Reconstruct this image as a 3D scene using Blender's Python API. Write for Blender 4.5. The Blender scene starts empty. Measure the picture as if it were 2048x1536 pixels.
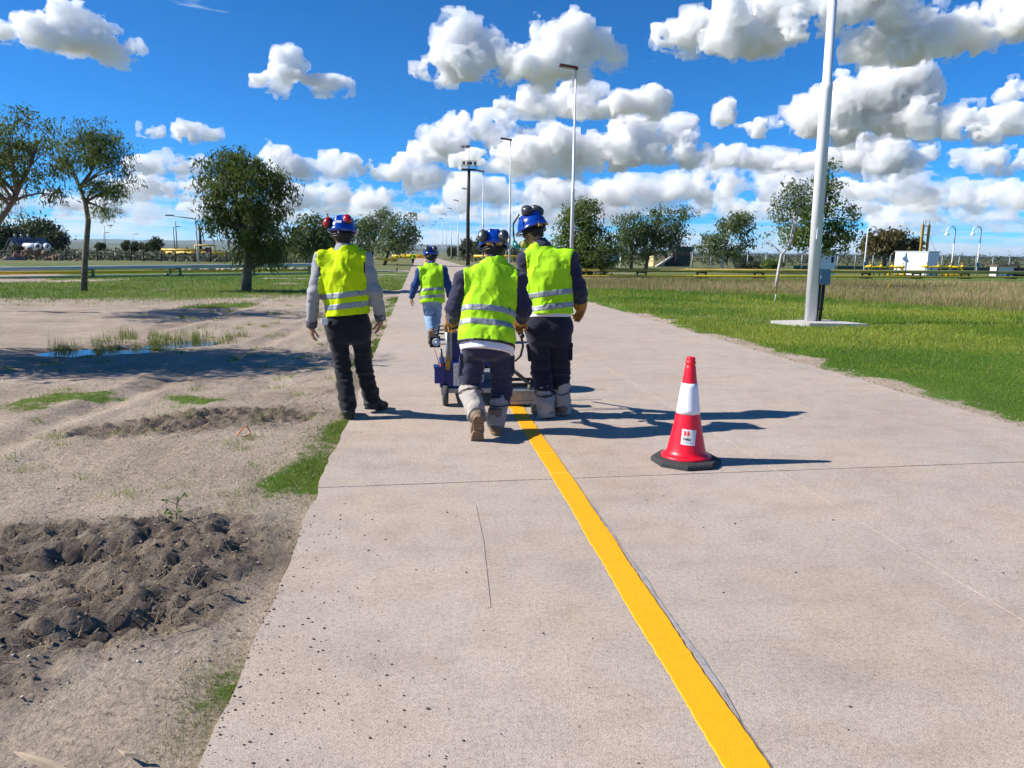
import bpy, bmesh, math, random
import numpy as np
from mathutils import Vector, Matrix
random.seed(7); RNG = np.random.default_rng(11)
R_ = math.radians
scene = bpy.context.scene
COL = scene.collection

# ------------------------------------------------------------------ camera
CAM_H, FPX = 1.5, 1500.0
YAW, PITCH, ROLL = R_(7.1864), R_(9.8647), R_(0.65)
def cam_basis():
    f = np.array([math.sin(YAW)*math.cos(PITCH), math.cos(YAW)*math.cos(PITCH), -math.sin(PITCH)])
    r0 = np.array([math.cos(YAW), -math.sin(YAW), 0.0]); u0 = np.cross(r0, f)
    return (r0*math.cos(ROLL)+u0*math.sin(ROLL), -r0*math.sin(ROLL)+u0*math.cos(ROLL), f)
CR, CU, CF = cam_basis()
def ray(px, py): return CF*FPX + CR*(px-1024.0) + CU*(768.0-py)
def gnd(px, py, z=0.0):
    d = ray(px, py); t = (z-CAM_H)/d[2]; return Vector((d[0]*t, d[1]*t, z))
def at(px, py, Y):
    d = ray(px, py); t = Y/d[1]; return Vector((d[0]*t, Y, CAM_H+d[2]*t))
cam_data = bpy.data.cameras.new('camera'); cam = bpy.data.objects.new('camera', cam_data); COL.objects.link(cam)
cam_data.sensor_width = 36.0; cam_data.lens = 36.0*FPX/2048.0
cam_data.clip_start = 0.05; cam_data.clip_end = 60000.0
m = Matrix.Identity(4)
for i in range(3):
    m[i][0] = CR[i]; m[i][1] = CU[i]; m[i][2] = -CF[i]
m[2][3] = CAM_H
cam.matrix_world = m
scene.camera = cam

# ------------------------------------------------------------------ exposure, render settings
scene.view_settings.view_transform = 'Standard'; scene.view_settings.look = 'None'
scene.view_settings.gamma = 1.0; scene.view_settings.use_curve_mapping = False
scene.view_settings.exposure = 0.66
scene.render.engine = 'CYCLES'
scene.cycles.use_denoising = True; scene.cycles.use_adaptive_sampling = True; scene.cycles.adaptive_threshold = .03
scene.cycles.max_bounces = 14; scene.cycles.diffuse_bounces = 3; scene.cycles.glossy_bounces = 3
scene.cycles.transparent_max_bounces = 14; scene.cycles.transmission_bounces = 4; scene.cycles.volume_bounces = 13
scene.cycles.sample_clamp_indirect = 6.0

# ------------------------------------------------------------------ sun
SUN_EL, SHADOW_DIR = R_(36.0), R_(-4.0)          # shadows fall to +X, a touch towards the camera
sx, sy = -math.cos(SHADOW_DIR), -math.sin(SHADOW_DIR)
SUN_VEC = Vector((sx*math.cos(SUN_EL), sy*math.cos(SUN_EL), math.sin(SUN_EL)))
sun_data = bpy.data.lights.new('sun', 'SUN'); sun_data.energy = 5.0; sun_data.angle = R_(0.53)
sun_data.color = (1.0, 0.95, 0.875)
sun = bpy.data.objects.new('sun', sun_data); COL.objects.link(sun)
sun.rotation_euler = SUN_VEC.to_track_quat('Z', 'Y').to_euler(); sun.location = (-20, 0, 30)

# ------------------------------------------------------------------ world: physical sky with cumulus clouds
world = bpy.data.worlds.new('World'); scene.world = world; world.use_nodes = True
def build_world():
    nt = world.node_tree; nt.nodes.clear(); N = nt.nodes.new; L = nt.links.new
    out = N('ShaderNodeOutputWorld'); bg = N('ShaderNodeBackground'); L(bg.outputs[0], out.inputs[0])
    sky = N('ShaderNodeTexSky'); sky.sky_type = 'NISHITA'; sky.sun_disc = False
    sky.sun_elevation = SUN_EL; sky.sun_rotation = math.atan2(sx, sy)
    sky.altitude = 0; sky.air_density = 0.6; sky.dust_density = 0.0; sky.ozone_density = 6.0
    tint = N('ShaderNodeMixRGB'); tint.blend_type = 'MULTIPLY'; tint.inputs[0].default_value = 1
    L(sky.outputs[0], tint.inputs[1]); tint.inputs[2].default_value = (.26, 1.14, 1.64, 1)
    # thin streaky cloud low above the horizon, all the way round
    tc = N('ShaderNodeTexCoord')
    mp = N('ShaderNodeMapping'); mp.inputs['Scale'].default_value = (9, 9, 95); L(tc.outputs['Generated'], mp.inputs[0])
    nz = N('ShaderNodeTexNoise'); nz.inputs['Scale'].default_value = 1.0; nz.inputs['Detail'].default_value = 5; nz.inputs['Roughness'].default_value = .58
    L(mp.outputs[0], nz.inputs['Vector'])
    sp = N('ShaderNodeSeparateXYZ'); L(tc.outputs['Generated'], sp.inputs[0])
    mr = N('ShaderNodeMapRange'); mr.inputs[1].default_value = 0.0; mr.inputs[2].default_value = .10
    mr.inputs[3].default_value = .24; mr.inputs[4].default_value = -.20; L(sp.outputs[2], mr.inputs[0])
    ad = N('ShaderNodeMath'); ad.operation = 'ADD'; L(nz.outputs['Fac'], ad.inputs[0]); L(mr.outputs[0], ad.inputs[1])
    rp = N('ShaderNodeValToRGB'); L(ad.outputs[0], rp.inputs[0])
    e = rp.color_ramp.elements; e[0].position = .47; e[0].color = (0, 0, 0, 1); e[1].position = .72; e[1].color = (.9, .9, .9, 1)
    mx = N('ShaderNodeMixRGB'); L(rp.outputs[0], mx.inputs[0]); L(tint.outputs[0], mx.inputs[1])
    mx.inputs[2].default_value = (7.6, 8.8, 10.2, 1)
    L(mx.outputs[0], bg.inputs['Color']); bg.inputs['Strength'].default_value = 0.064
    world.cycles.sampling_method = 'MANUAL'; world.cycles.sample_map_resolution = 512
build_world()
# ------------------------------------------------------------------ helpers: noise tiles, implicit surfaces, meshes
def fft_noise(shape, beta, lo, seed):
    r = np.random.default_rng(seed); w = r.standard_normal(shape).astype(np.float32)
    k = np.sqrt(sum(np.meshgrid(*[(np.fft.fftfreq(n)*n)**2 for n in shape], indexing='ij', sparse=True)))
    amp = np.where(k >= lo, np.maximum(k, 1e-6)**(-beta), 0)
    v = np.real(np.fft.ifftn(np.fft.fftn(w)*amp)); v -= v.mean(); v /= v.std()
    return v.astype(np.float32)
T3 = fft_noise((96, 96, 96), 2.6, 4, 3)          # 3D fbm, period 96 cells, features about 10-24 cells and finer
T2 = fft_noise((512, 512), 1.7, 6, 4)
T2B = fft_noise((512, 512), 1.1, 20, 5)
def n3(p, s, o=0.0):
    """tileable 3D noise at points p (...,3), s = features per metre"""
    q = (np.asarray(p, np.float32)*np.float32(s)*12.0+o*17.3) % 96
    i = q.astype(np.int32); f = q-i; i %= 96; j = (i+1) % 96
    x0, y0, z0 = i[..., 0], i[..., 1], i[..., 2]; x1, y1, z1 = j[..., 0], j[..., 1], j[..., 2]
    fx, fy, fz = f[..., 0], f[..., 1], f[..., 2]
    a = T3[x0, y0, z0]*(1-fx)+T3[x1, y0, z0]*fx; b = T3[x0, y1, z0]*(1-fx)+T3[x1, y1, z0]*fx
    c = T3[x0, y0, z1]*(1-fx)+T3[x1, y0, z1]*fx; d = T3[x0, y1, z1]*(1-fx)+T3[x1, y1, z1]*fx
    return (a*(1-fy)+b*fy)*(1-fz)+(c*(1-fy)+d*fy)*fz
def n2(x, y, s, o=0.0, T=None):
    T = T2 if T is None else T
    u = (np.asarray(x)*s*40+o*91.7) % 512; v = (np.asarray(y)*s*40+o*53.1) % 512
    i = u.astype(np.int32); j = v.astype(np.int32); fu = u-i; fv = v-j; i %= 512; j %= 512; k = (i+1) % 512; l = (j+1) % 512
    return (T[i, j]*(1-fu)+T[k, j]*fu)*(1-fv)+(T[i, l]*(1-fu)+T[k, l]*fu)*fv

def mesh_np(name, V, Q, smooth=True):
    """mesh from a vertex array and one face array (n,3) or (n,4) or a list of such arrays"""
    me = bpy.data.meshes.new(name); V = np.asarray(V, np.float32)
    if not isinstance(Q, (list, tuple)): Q = [Q]
    Q = [np.asarray(q, np.int32) for q in Q if len(q)]
    me.vertices.add(len(V)); me.vertices.foreach_set('co', V.ravel())
    li = np.concatenate([q.ravel() for q in Q]); tot = np.concatenate([np.full(len(q), q.shape[1], np.int32) for q in Q])
    st = np.concatenate([[0], np.cumsum(tot)[:-1]]).astype(np.int32)
    me.loops.add(len(li)); me.loops.foreach_set('vertex_index', li)
    me.polygons.add(len(tot)); me.polygons.foreach_set('loop_start', st); me.polygons.foreach_set('loop_total', tot)
    me.polygons.foreach_set('use_smooth', np.full(len(tot), smooth, bool))
    me.update(calc_edges=True); me.validate()
    return me
def link(name, me, mat=None, parent=None, loc=None, rot=None):
    o = bpy.data.objects.new(name, me); COL.objects.link(o)
    if mat is not None and me is not None and len(me.materials) == 0: me.materials.append(mat)
    if parent is not None: o.parent = parent
    if loc is not None: o.location = loc
    if rot is not None: o.rotation_euler = rot
    return o
def empty(name, loc=(0, 0, 0), rz=0.0):
    o = bpy.data.objects.new(name, None); COL.objects.link(o); o.location = loc; o.rotation_euler = (0, 0, rz); o.empty_display_size = .2
    return o
def tag(o, label=None, cat=None, group=None, kind=None):
    if label: o['label'] = label
    if cat: o['category'] = cat
    if group: o['group'] = group
    if kind: o['kind'] = kind
    return o
def copy_tree(o, parent=None):
    c = o.copy(); COL.objects.link(c)
    if parent is not None: c.parent = parent
    for ch in list(o.children): copy_tree(ch, c)
    return c

def surface_nets(vol, org, h):
    """triangulate vol < 0 (quads); vol[x,y,z], org = position of voxel 0, h = voxel size"""
    s = vol < 0
    c = np.zeros(tuple(n-1 for n in vol.shape), np.uint8)
    for dx in (0, 1):
        for dy in (0, 1):
            for dz in (0, 1):
                c += s[dx:vol.shape[0]-1+dx, dy:vol.shape[1]-1+dy, dz:vol.shape[2]-1+dz]
    act = (c > 0) & (c < 8)
    idx = np.full(act.shape, -1, np.int32); ii, jj, kk = np.nonzero(act); n = len(ii); idx[ii, jj, kk] = np.arange(n)
    val = {}
    for dx in (0, 1):
        for dy in (0, 1):
            for dz in (0, 1): val[dx, dy, dz] = vol[ii+dx, jj+dy, kk+dz]
    P = np.zeros((n, 3), np.float32); W = np.zeros(n, np.float32)
    cs = [(0, 0), (0, 1), (1, 0), (1, 1)]
    for ax in range(3):
        for (u, v) in cs:
            a = [u, v]; a.insert(ax, 0); b = [u, v]; b.insert(ax, 1)
            va, vb = val[tuple(a)], val[tuple(b)]; x = (va < 0) != (vb < 0)
            t = np.where(x, va/np.where(x, va-vb, 1), 0)
            q = np.tile(np.array(a, np.float32), (n, 1)); q[:, ax] = t
            P += np.where(x[:, None], q, 0); W += x
    P = P/np.maximum(W, 1)[:, None]+np.stack([ii, jj, kk], 1)
    P = P*h+np.asarray(org, np.float32)
    F = []
    for ax in range(3):
        sl0 = [slice(1, -1)]*3; sl1 = [slice(1, -1)]*3; sl0[ax] = slice(0, -1); sl1[ax] = slice(1, None)
        a, b = s[tuple(sl0)], s[tuple(sl1)]; e = np.nonzero(a != b); fl = a[e]
        e = [np.array(x) for x in e]; o1, o2 = [x for x in range(3) if x != ax]
        base = [x.copy() for x in e]; base[o1] += 1; base[o2] += 1
        def cell(d1, d2):
            k = [x.copy() for x in base]; k[o1] -= d1; k[o2] -= d2; return idx[k[0], k[1], k[2]]
        q = np.stack([cell(1, 1), cell(0, 1), cell(0, 0), cell(1, 0)], 1)
        if ax == 1: fl = ~fl
        q[~fl] = q[~fl][:, ::-1]
        F.append(q)
    F = np.concatenate(F); F = F[(F >= 0).all(1)]
    return P, F

class SDF:
    """a block of voxels into which shapes are smoothly joined, cut and crumpled"""
    def __init__(s, lo, hi, h):
        s.lo = np.array(lo, np.float32); s.h = np.float32(h); s.n = np.ceil((np.array(hi)-s.lo)/h).astype(int)+2
        s.v = np.full(tuple(s.n), .25, np.float32)
    def block(s, lo, hi, m=.09):
        a = np.clip(np.floor((np.asarray(lo)-m-s.lo)/s.h).astype(int), 0, s.n); b = np.clip(np.ceil((np.asarray(hi)+m-s.lo)/s.h).astype(int)+1, 0, s.n)
        sl = tuple(slice(x, y) for x, y in zip(a, b))
        g = np.stack(np.meshgrid(*[s.lo[i]+s.h*np.arange(a[i], b[i], dtype=np.float32) for i in range(3)], indexing='ij'), -1)
        return sl, g
    def join(s, sl, d, k):
        a = s.v[sl]
        if k > 0:
            hh = np.clip(.5+.5*(a-d)/k, 0, 1); s.v[sl] = a*(1-hh)+d*hh-k*hh*(1-hh)
        else: s.v[sl] = np.minimum(a, d)
    def cone(s, a, b, ra, rb, k=.03, cut=False, flat=None):
        a = np.asarray(a, np.float32); b = np.asarray(b, np.float32); r = max(ra, rb)
        sl, g = s.block(np.minimum(a, b)-r, np.maximum(a, b)+r)
        if g.size == 0: return
        ab = b-a; q = g-a; t = np.clip((q@ab)/max(float(ab@ab), 1e-9), 0, 1)
        w = q-t[..., None]*ab
        if flat is not None:                           # flat = (axis, factor): squash the section along an axis
            ax = np.asarray(flat[0], np.float32); ax = ax/np.linalg.norm(ax); c = w@ax; w = w+(c*(1/flat[1]-1))[..., None]*ax
            d = (np.sqrt((w*w).sum(-1))-(ra+(rb-ra)*t))*min(1, flat[1]*1.25)
        else: d = np.sqrt((w*w).sum(-1))-(ra+(rb-ra)*t)
        if cut: s.sub(sl, d, k)
        else: s.join(sl, d, k)
    def sub(s, sl, d, k=.01):
        a = s.v[sl]; d = -d; hh = np.clip(.5-.5*(a-d)/max(k, 1e-5), 0, 1); s.v[sl] = a*(1-hh)+d*hh+k*hh*(1-hh)
    def ell(s, c, r, M=None, k=.03, cut=False):
        """ellipsoid; M rows = its axes"""
        c = np.asarray(c, np.float32); r = np.asarray(r, np.float32); R = float(r.max())
        sl, g = s.block(c-R, c+R)
        if g.size == 0: return
        q = g-c
        if M is not None: q = q@np.asarray(M, np.float32).T
        k0 = np.sqrt(((q/r)**2).sum(-1)); k1 = np.sqrt(((q/(r*r))**2).sum(-1)); d = k0*(k0-1)/np.maximum(k1, 1e-6)
        if cut: s.sub(sl, d, k)
        else: s.join(sl, d, k)
    def loft(s, secs, right, k=.03):
        """stack of elliptical sections (centre, half width along right, half depth)"""
        C = np.array([x[0] for x in secs], np.float32); A = np.array([x[1] for x in secs], np.float32); B = np.array([x[2] for x in secs], np.float32)
        r = np.asarray(right, np.float32); r = r/np.linalg.norm(r); R = float(max(A.max(), B.max()))
        sl, g = s.block(C.min(0)-R, C.max(0)+R)
        ax = C[-1]-C[0]; L = float(np.linalg.norm(ax)); ax = ax/L; tt = (C-C[0])@ax
        fw = np.cross(ax, r); fw /= np.linalg.norm(fw); rr = np.cross(fw, ax)
        t = np.clip((g-C[0])@ax, tt[0], tt[-1])
        cx = [np.interp(t, tt, C[:, i]).astype(np.float32) for i in range(3)]
        a = np.interp(t, tt, A).astype(np.float32); b = np.interp(t, tt, B).astype(np.float32)
        q = g-np.stack(cx, -1); qa = q@rr; qb = q@fw; qz = q@ax
        k0 = np.sqrt((qa/a)**2+(qb/b)**2+(qz/(.5*(a+b)))**2)
        k1 = np.sqrt((qa/(a*a))**2+(qb/(b*b))**2+(qz/(.5*(a+b))**2)**2)
        d = np.where(k1 > 1e-5, k0*(k0-1)/np.maximum(k1, 1e-5), -.1)
        s.join(sl, np.maximum(d, -.2).astype(np.float32), k)
    def grid(s):
        return np.stack(np.meshgrid(*[s.lo[i]+s.h*np.arange(s.n[i], dtype=np.float32) for i in range(3)], indexing='ij'), -1)
    def near(s, w=.05):
        m = np.abs(s.v) < w; i = np.nonzero(m); return i, np.stack(i, -1).astype(np.float32)*s.h+s.lo
    def halfspace(s, p, nrm):
        """keep the side the normal points away from"""
        nrm = np.asarray(nrm, np.float32); nrm = nrm/np.linalg.norm(nrm)
        d = (s.grid()-np.asarray(p, np.float32))@nrm; s.v = np.maximum(s.v, d)
    def crumple(s, amp, sc, o=0., stretch=(1, 1, 1), w=.06, mask=None):
        i, p = s.near(w); f = np.clip(n3(p*np.asarray(stretch, np.float32), sc, o), -1.7, 1.7)
        a = amp if mask is None else amp*mask(p)
        s.v[i] += a*f
    def mesh(s, name):
        # close the block's border
        v = s.v; v[0] = v[-1] = .2; v[:, 0] = v[:, -1] = .2; v[:, :, 0] = v[:, :, -1] = .2
        P, F = surface_nets(v, s.lo, s.h); return mesh_np(name, P, F)

# ------------------------------------------------------------------ materials
def mat(name, col, rough=.6, spec=.5, metal=0.0, var=0.0, vscale=8.0, bump=0.0, bscale=60.0, coat=0.0, trans=0.0, obj=True, sheen=0.0, col2=None):
    m = bpy.data.materials.new(name); m.use_nodes = True; nt = m.node_tree; N, L = nt.nodes.new, nt.links.new
    b = nt.nodes['Principled BSDF']
    b.inputs['Base Color'].default_value = (*col, 1); b.inputs['Roughness'].default_value = rough; b.inputs['Metallic'].default_value = metal
    b.inputs['Specular IOR Level'].default_value = spec; b.inputs['Coat Weight'].default_value = coat
    if sheen: b.inputs['Sheen Weight'].default_value = sheen
    tc = N('ShaderNodeTexCoord'); src = tc.outputs['Object']
    if var > 0 or col2 is not None:
        nz = N('ShaderNodeTexNoise'); nz.inputs['Scale'].default_value = vscale; nz.inputs['Detail'].default_value = 6; nz.inputs['Roughness'].default_value = .6
        L(src, nz.inputs['Vector'])
        rp = N('ShaderNodeValToRGB'); e = rp.color_ramp.elements; e[0].position = .32; e[1].position = .68
        c2 = col2 if col2 is not None else tuple(min(1, c*(1+var)) for c in col)
        c1 = col if col2 is not None else tuple(c*(1-var) for c in col)
        e[0].color = (*c1, 1); e[1].color = (*c2, 1); L(nz.outputs['Fac'], rp.inputs[0]); L(rp.outputs[0], b.inputs['Base Color'])
    if bump > 0:
        nb = N('ShaderNodeTexNoise'); nb.inputs['Scale'].default_value = bscale; nb.inputs['Detail'].default_value = 4; L(src, nb.inputs['Vector'])
        bp = N('ShaderNodeBump'); bp.inputs['Strength'].default_value = bump; bp.inputs['Distance'].default_value = .01
        L(nb.outputs['Fac'], bp.inputs['Height']); L(bp.outputs[0], b.inputs['Normal'])
    if trans > 0:
        out = nt.nodes['Material Output']; tr = N('ShaderNodeBsdfTranslucent'); tr.inputs[0].default_value = (*col, 1)
        if var > 0 or col2 is not None: L(rp.outputs[0], tr.inputs[0])
        mx = N('ShaderNodeMixShader'); mx.inputs[0].default_value = trans; L(b.outputs[0], mx.inputs[1]); L(tr.outputs[0], mx.inputs[2]); L(mx.outputs[0], out.inputs[0])
    return m
class MB:
    """collects simple solids; build() links them as one mesh object"""
    def __init__(s): s.V = []; s.F = []; s.n = 0; s.sm = []
    def add(s, V, F, smooth=False):
        V = [tuple(v) for v in V]; s.V += V; s.F += [tuple(i+s.n for i in f) for f in F]; s.sm += [smooth]*len(F); s.n += len(V); return s
    def box(s, c, d, rz=0.0, M=None, bev=0.0):
        hx, hy, hz = d[0]/2, d[1]/2, d[2]/2; c = Vector(c)
        X = M if M is not None else Matrix.Rotation(rz, 3, 'Z')
        if bev <= 0:
            V = [c+X@Vector((a*hx, b*hy, e*hz)) for a in (-1, 1) for b in (-1, 1) for e in (-1, 1)]
            F = [(0, 1, 3, 2), (4, 6, 7, 5), (0, 4, 5, 1), (2, 3, 7, 6), (0, 2, 6, 4), (1, 5, 7, 3)]
            return s.add(V, F)
        bm = bmesh.new(); bmesh.ops.create_cube(bm, size=1.0)
        for v in bm.verts: v.co = Vector((v.co.x*d[0], v.co.y*d[1], v.co.z*d[2]))
        bmesh.ops.bevel(bm, geom=bm.edges[:], offset=min(bev, min(d)*.45), segments=2, affect='EDGES', profile=.6)
        bm.verts.index_update(); s.add([c+X@v.co for v in bm.verts], [[v.index for v in f.verts] for f in bm.faces], False); bm.free(); return s
    def tube(s, pts, r, n=10, cap=True, smooth=True):
        pts = [Vector(p) for p in pts]; rs = r if isinstance(r, (list, tuple)) else [r]*len(pts); V = []; F = []
        up = None
        for i, p in enumerate(pts):
            t = (pts[min(i+1, len(pts)-1)]-pts[max(i-1, 0)])
            t = t.normalized() if t.length > 1e-9 else Vector((0, 0, 1))
            if up is None: up = t.orthogonal().normalized()
            else: up = (up-t*up.dot(t)); up = up.normalized() if up.length > 1e-6 else t.orthogonal().normalized()
            b = t.cross(up)
            for k in range(n):
                a = 2*math.pi*k/n; V.append(p+(up*math.cos(a)+b*math.sin(a))*rs[i])
        for i in range(len(pts)-1):
            for k in range(n): F.append((i*n+k, i*n+(k+1) % n, (i+1)*n+(k+1) % n, (i+1)*n+k))
        s.add(V, F, smooth)
        if cap:
            m0 = s.n-len(V); s.F.append(tuple(m0+k for k in range(n))[::-1]); s.F.append(tuple(m0+(len(pts)-1)*n+k for k in range(n))); s.sm += [False, False]
        return s
    def lathe(s, prof, n=24, c=(0, 0, 0), M=None, smooth=True):
        c = Vector(c); V = []; F = []
        for (r, z) in prof:
            for k in range(n):
                a = 2*math.pi*k/n; v = Vector((r*math.cos(a), r*math.sin(a), z)); V.append(c+(M@v if M is not None else v))
        for i in range(len(prof)-1):
            for k in range(n): F.append((i*n+k, i*n+(k+1) % n, (i+1)*n+(k+1) % n, (i+1)*n+k))
        return s.add(V, F, smooth)
    def prism(s, poly, z0, z1, M=None, c=(0, 0, 0)):
        c = Vector(c); n = len(poly); T = lambda v: c+(M@Vector(v) if M is not None else Vector(v))
        V = [T((x, y, z0)) for x, y in poly]+[T((x, y, z1)) for x, y in poly]
        F = [tuple(range(n))[::-1], tuple(range(n, 2*n))]+[(k, (k+1) % n, n+(k+1) % n, n+k) for k in range(n)]
        return s.add(V, F)
    def ball(s, c, r, n=12, m=8, M=None):
        r = r if isinstance(r, (list, tuple)) else (r, r, r); c = Vector(c); V = []; F = []
        for i in range(m+1):
            p = math.pi*i/m
            for k in range(n):
                a = 2*math.pi*k/n; v = Vector((r[0]*math.sin(p)*math.cos(a), r[1]*math.sin(p)*math.sin(a), r[2]*math.cos(p))); V.append(c+(M@v if M is not None else v))
        for i in range(m):
            for k in range(n): F.append((i*n+k, (i+1)*n+k, (i+1)*n+(k+1) % n, i*n+(k+1) % n))
        return s.add(V, F, True)
    def mesh(s, name='part'):
        me = bpy.data.meshes.new(name); me.from_pydata([tuple(v) for v in s.V], [], s.F)
        me.polygons.foreach_set('use_smooth', s.sm); me.validate(); me.update(); return me
    def build(s, name, mt_, parent=None, loc=None, rz=None):
        o = link(name, s.mesh(name), mt_, parent)
        if loc is not None: o.location = loc
        if rz is not None: o.rotation_euler = (0, 0, rz)
        return o
def frame(fwd, up=(0, 0, 1)):
    """matrix with columns right, forward, up"""
    f = Vector(fwd).normalized(); r = f.cross(Vector(up)).normalized(); u = r.cross(f)
    return Matrix((r, f, u)).transposed()
# ------------------------------------------------------------------ clouds: real billows a few kilometres off, lit by the sun
def build_clouds():
    def vapour(name, mfp):
        m_ = bpy.data.materials.new(name); m_.use_nodes = True; nt = m_.node_tree; nt.nodes.clear()
        o = nt.nodes.new('ShaderNodeOutputMaterial'); v = nt.nodes.new('ShaderNodeVolumePrincipled')
        v.inputs['Color'].default_value = (1, 1, 1, 1); v.inputs['Density'].default_value = 1.0/mfp; v.inputs['Anisotropy'].default_value = -.05
        nt.links.new(v.outputs[0], o.inputs['Volume']); return m_
    rb = random.Random(21)
    def cloud(lumps, D, seed, vox_px=2.3, depth=.75):
        """lumps: (px, py, rx, ry) ellipses as seen from the road; D = distance in metres"""
        sc = D/FPX; h = vox_px*sc
        # local frame of the cloud: x right, y away, z up, flat base
        x0 = sum(l[0]*l[2] for l in lumps)/sum(l[2] for l in lumps); y0 = max(l[1]+l[3] for l in lumps)
        d = ray(x0, y0); d = d/np.linalg.norm(d); org = np.array([0, 0, CAM_H])+d*D*np.linalg.norm(ray(x0, y0))/FPX*.98
        rz = math.atan2(-d[0], d[1]); rr = random.Random(seed)
        balls = []
        for (px, py, rx, ry) in lumps:
            cx, cz = (px-x0)*sc, (y0-py)*sc; a, b = rx*sc, ry*sc
            n = max(7, int(15*rx/ry*.75)); ph = rr.uniform(0, 99)
            for i in range(n):                         # big billows fill the ellipse, heaped unevenly into towers
                u = rr.uniform(-1, 1); w = math.sqrt(1-u*u)
                hgt = max(.45, 1.0+.5*float(n2(np.array(u*a/b*.9), np.array(ph), .12, seed)))
                r = b*rr.uniform(.30, .62)*(0.5+.5*w)*min(1.2, hgt)
                zz = rr.uniform(-.55, .75)*b*w*hgt
                balls.append((cx+u*(a-r*.6), rr.uniform(-1, 1)*a*depth*.4*w, cz+zz, r, 0))
        for lv in (1, 2):
            for (x, y, z, r, l) in [q for q in balls if q[4] == lv-1]:
                for i in range(14 if lv == 1 else 9):
                    t = rr.uniform(0, 2*math.pi); p = math.asin(rr.uniform(-.35, 1)); k = r*rr.uniform(.78, 1.0); rs = r*rr.uniform(.22, .46)
                    if rs < h*1.2: continue
                    balls.append((x+k*math.cos(p)*math.cos(t), y+k*math.cos(p)*math.sin(t)*.8, z+k*math.sin(p), rs, lv))
        B = np.array([b[:4] for b in balls]); lo = (B[:, :3]-B[:, 3:]).min(0)-6*h; hi = (B[:, :3]+B[:, 3:]).max(0)+6*h
        s = SDF(lo, hi, h); s.v[:] = 40*h
        for (x, y, z, r, l) in balls:
            c = np.array([x, y, z]); sl, g = s.block(c-r, c+r, 3*h)
            q = g-c; dd = np.sqrt((q*q).sum(-1))-r; s.join(sl, dd, r*.12)
        zb = max(0.0, 0)
        i, p = s.near(6*h)
        f = n3(p/(34*h), 1.0, seed*.37); f2 = n3(p/(10*h), 1.0, seed*.71)
        f3 = n3(p/(4.5*h), 1.0, seed*.9); s.v[i] += (f*3.0+(np.abs(f2)-.8)*3.0+f3*.7-.6)*h
        # flat, softly waved base
        i, p = s.near(40*h); base = n3(p*np.array([1, 1, 0])/(60*h), 1.0, seed)*3*h+3*h
        s.v[i] = np.maximum(s.v[i], base-p[:, 2]) if len(lumps) > 1 else s.v[i]
        v0 = s.v.copy(); i, p = s.near(8*h); s.v[i] += (.9+1.1*n3(p/(12*h), 1.0, seed*.2+5))*h; me = s.mesh('cloud'); o = link('cloud', me, vapour('cloud_vapour', 9.5*sc*(1+max(0, D-4500)/1600))); o.location = org; o.rotation_euler = (0, 0, rz)
        tag(o, kind='structure')
        # frayed, thinner skirt round the dense body
        s.v = v0; i, p = s.near(18*h); f = n3(p*np.array([1, 1, 1.4])/(30*h), 1.0, seed*.53+3); f2 = n3(p/(8*h), 1.0, seed*.3+1); s.v[i] += (f*6.5+f2*2.4-3.4)*h
        w_ = link('cloud_fringe', s.mesh('cloud_fringe'), vapour('thin_vapour', 26.0*sc*(1+max(0, D-4500)/1600)), o)
        return o
    C = cloud
    C([(140,84,118,30),(150,56,56,40),(62,86,56,28),(228,98,44,22)], 3000, 1)
    C([(600,168,88,16),(574,156,36,24),(650,172,50,12)], 3300, 2)
    C([(303,262,19,9)], 3600, 3, 2.0); C([(395,268,42,16)], 3600, 4, 2.5)
    C([(1010,140,180,32),(930,102,56,54),(1112,92,58,58),(1180,125,56,30)], 3000, 5)
    C([(1180,222,140,24),(1100,206,52,36),(1165,190,44,34),(1280,206,46,30)], 3700, 6)
    C([(1020,212,26,20)], 3700, 7, 2.0)
    C([(895,276,66,20),(985,280,60,34),(1040,290,80,30)], 4600, 8)
    C([(1160,312,170,32),(1262,292,54,36),(1358,300,50,34),(1040,325,130,36)], 4300, 9)
    C([(1400,76,92,30),(1345,48,32,44),(1480,62,120,44),(1600,48,130,40),(1720,40,120,44)], 2800, 10)
    C([(1860,75,150,40),(1970,55,140,60),(1820,100,80,20),(2080,30,120,60)], 2700, 11)
    C([(1755,110,38,13)], 2900, 12, 2.5)
    C([(1700,238,120,46),(1590,232,66,36),(1780,196,66,52),(1870,258,90,34),(1940,266,66,26),(1520,246,32,14)], 3600, 13)
    C([(1448,232,19,16)], 3500, 14, 2.0); C([(2040,182,34,34)], 3400, 15, 2.5); C([(2050,250,50,30)], 3900, 16, 2.5)
    C([(1700,322,140,30),(1780,312,70,30)], 4700, 17); C([(2000,322,90,24)], 4900, 18)
    C([(320,338,58,18),(370,330,40,20)], 5000, 19, 2.5)
    C([(650,346,110,28),(700,330,50,26),(770,342,66,32),(850,336,60,30),(560,336,46,18)], 4800, 20)
    C([(300,382,90,18),(390,380,80,18)], 5600, 21); C([(650,398,50,22),(600,404,60,16)], 5600, 22)
    C([(820,402,70,26),(760,408,50,18),(870,408,50,18)], 5400, 23); C([(60,412,100,22),(150,418,80,16)], 6000, 24)
    C([(1480,316,90,14),(1560,326,50,20)], 5200, 25); C([(1550,366,70,26),(1480,372,60,24),(1420,366,56,28)], 5600, 26)
    C([(1250,388,90,26),(1340,396,70,22)], 5800, 27); C([(1060,396,110,26),(960,392,60,28)], 5900, 28)
    C([(1650,384,90,22),(1780,386,90,22)], 6000, 29); C([(1920,398,110,28),(2020,402,80,26)], 6000, 30)
    C([(450,424,120,14),(250,430,100,12)], 7000, 31); C([(740,436,110,12),(620,440,60,10)], 7000, 32)
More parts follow.
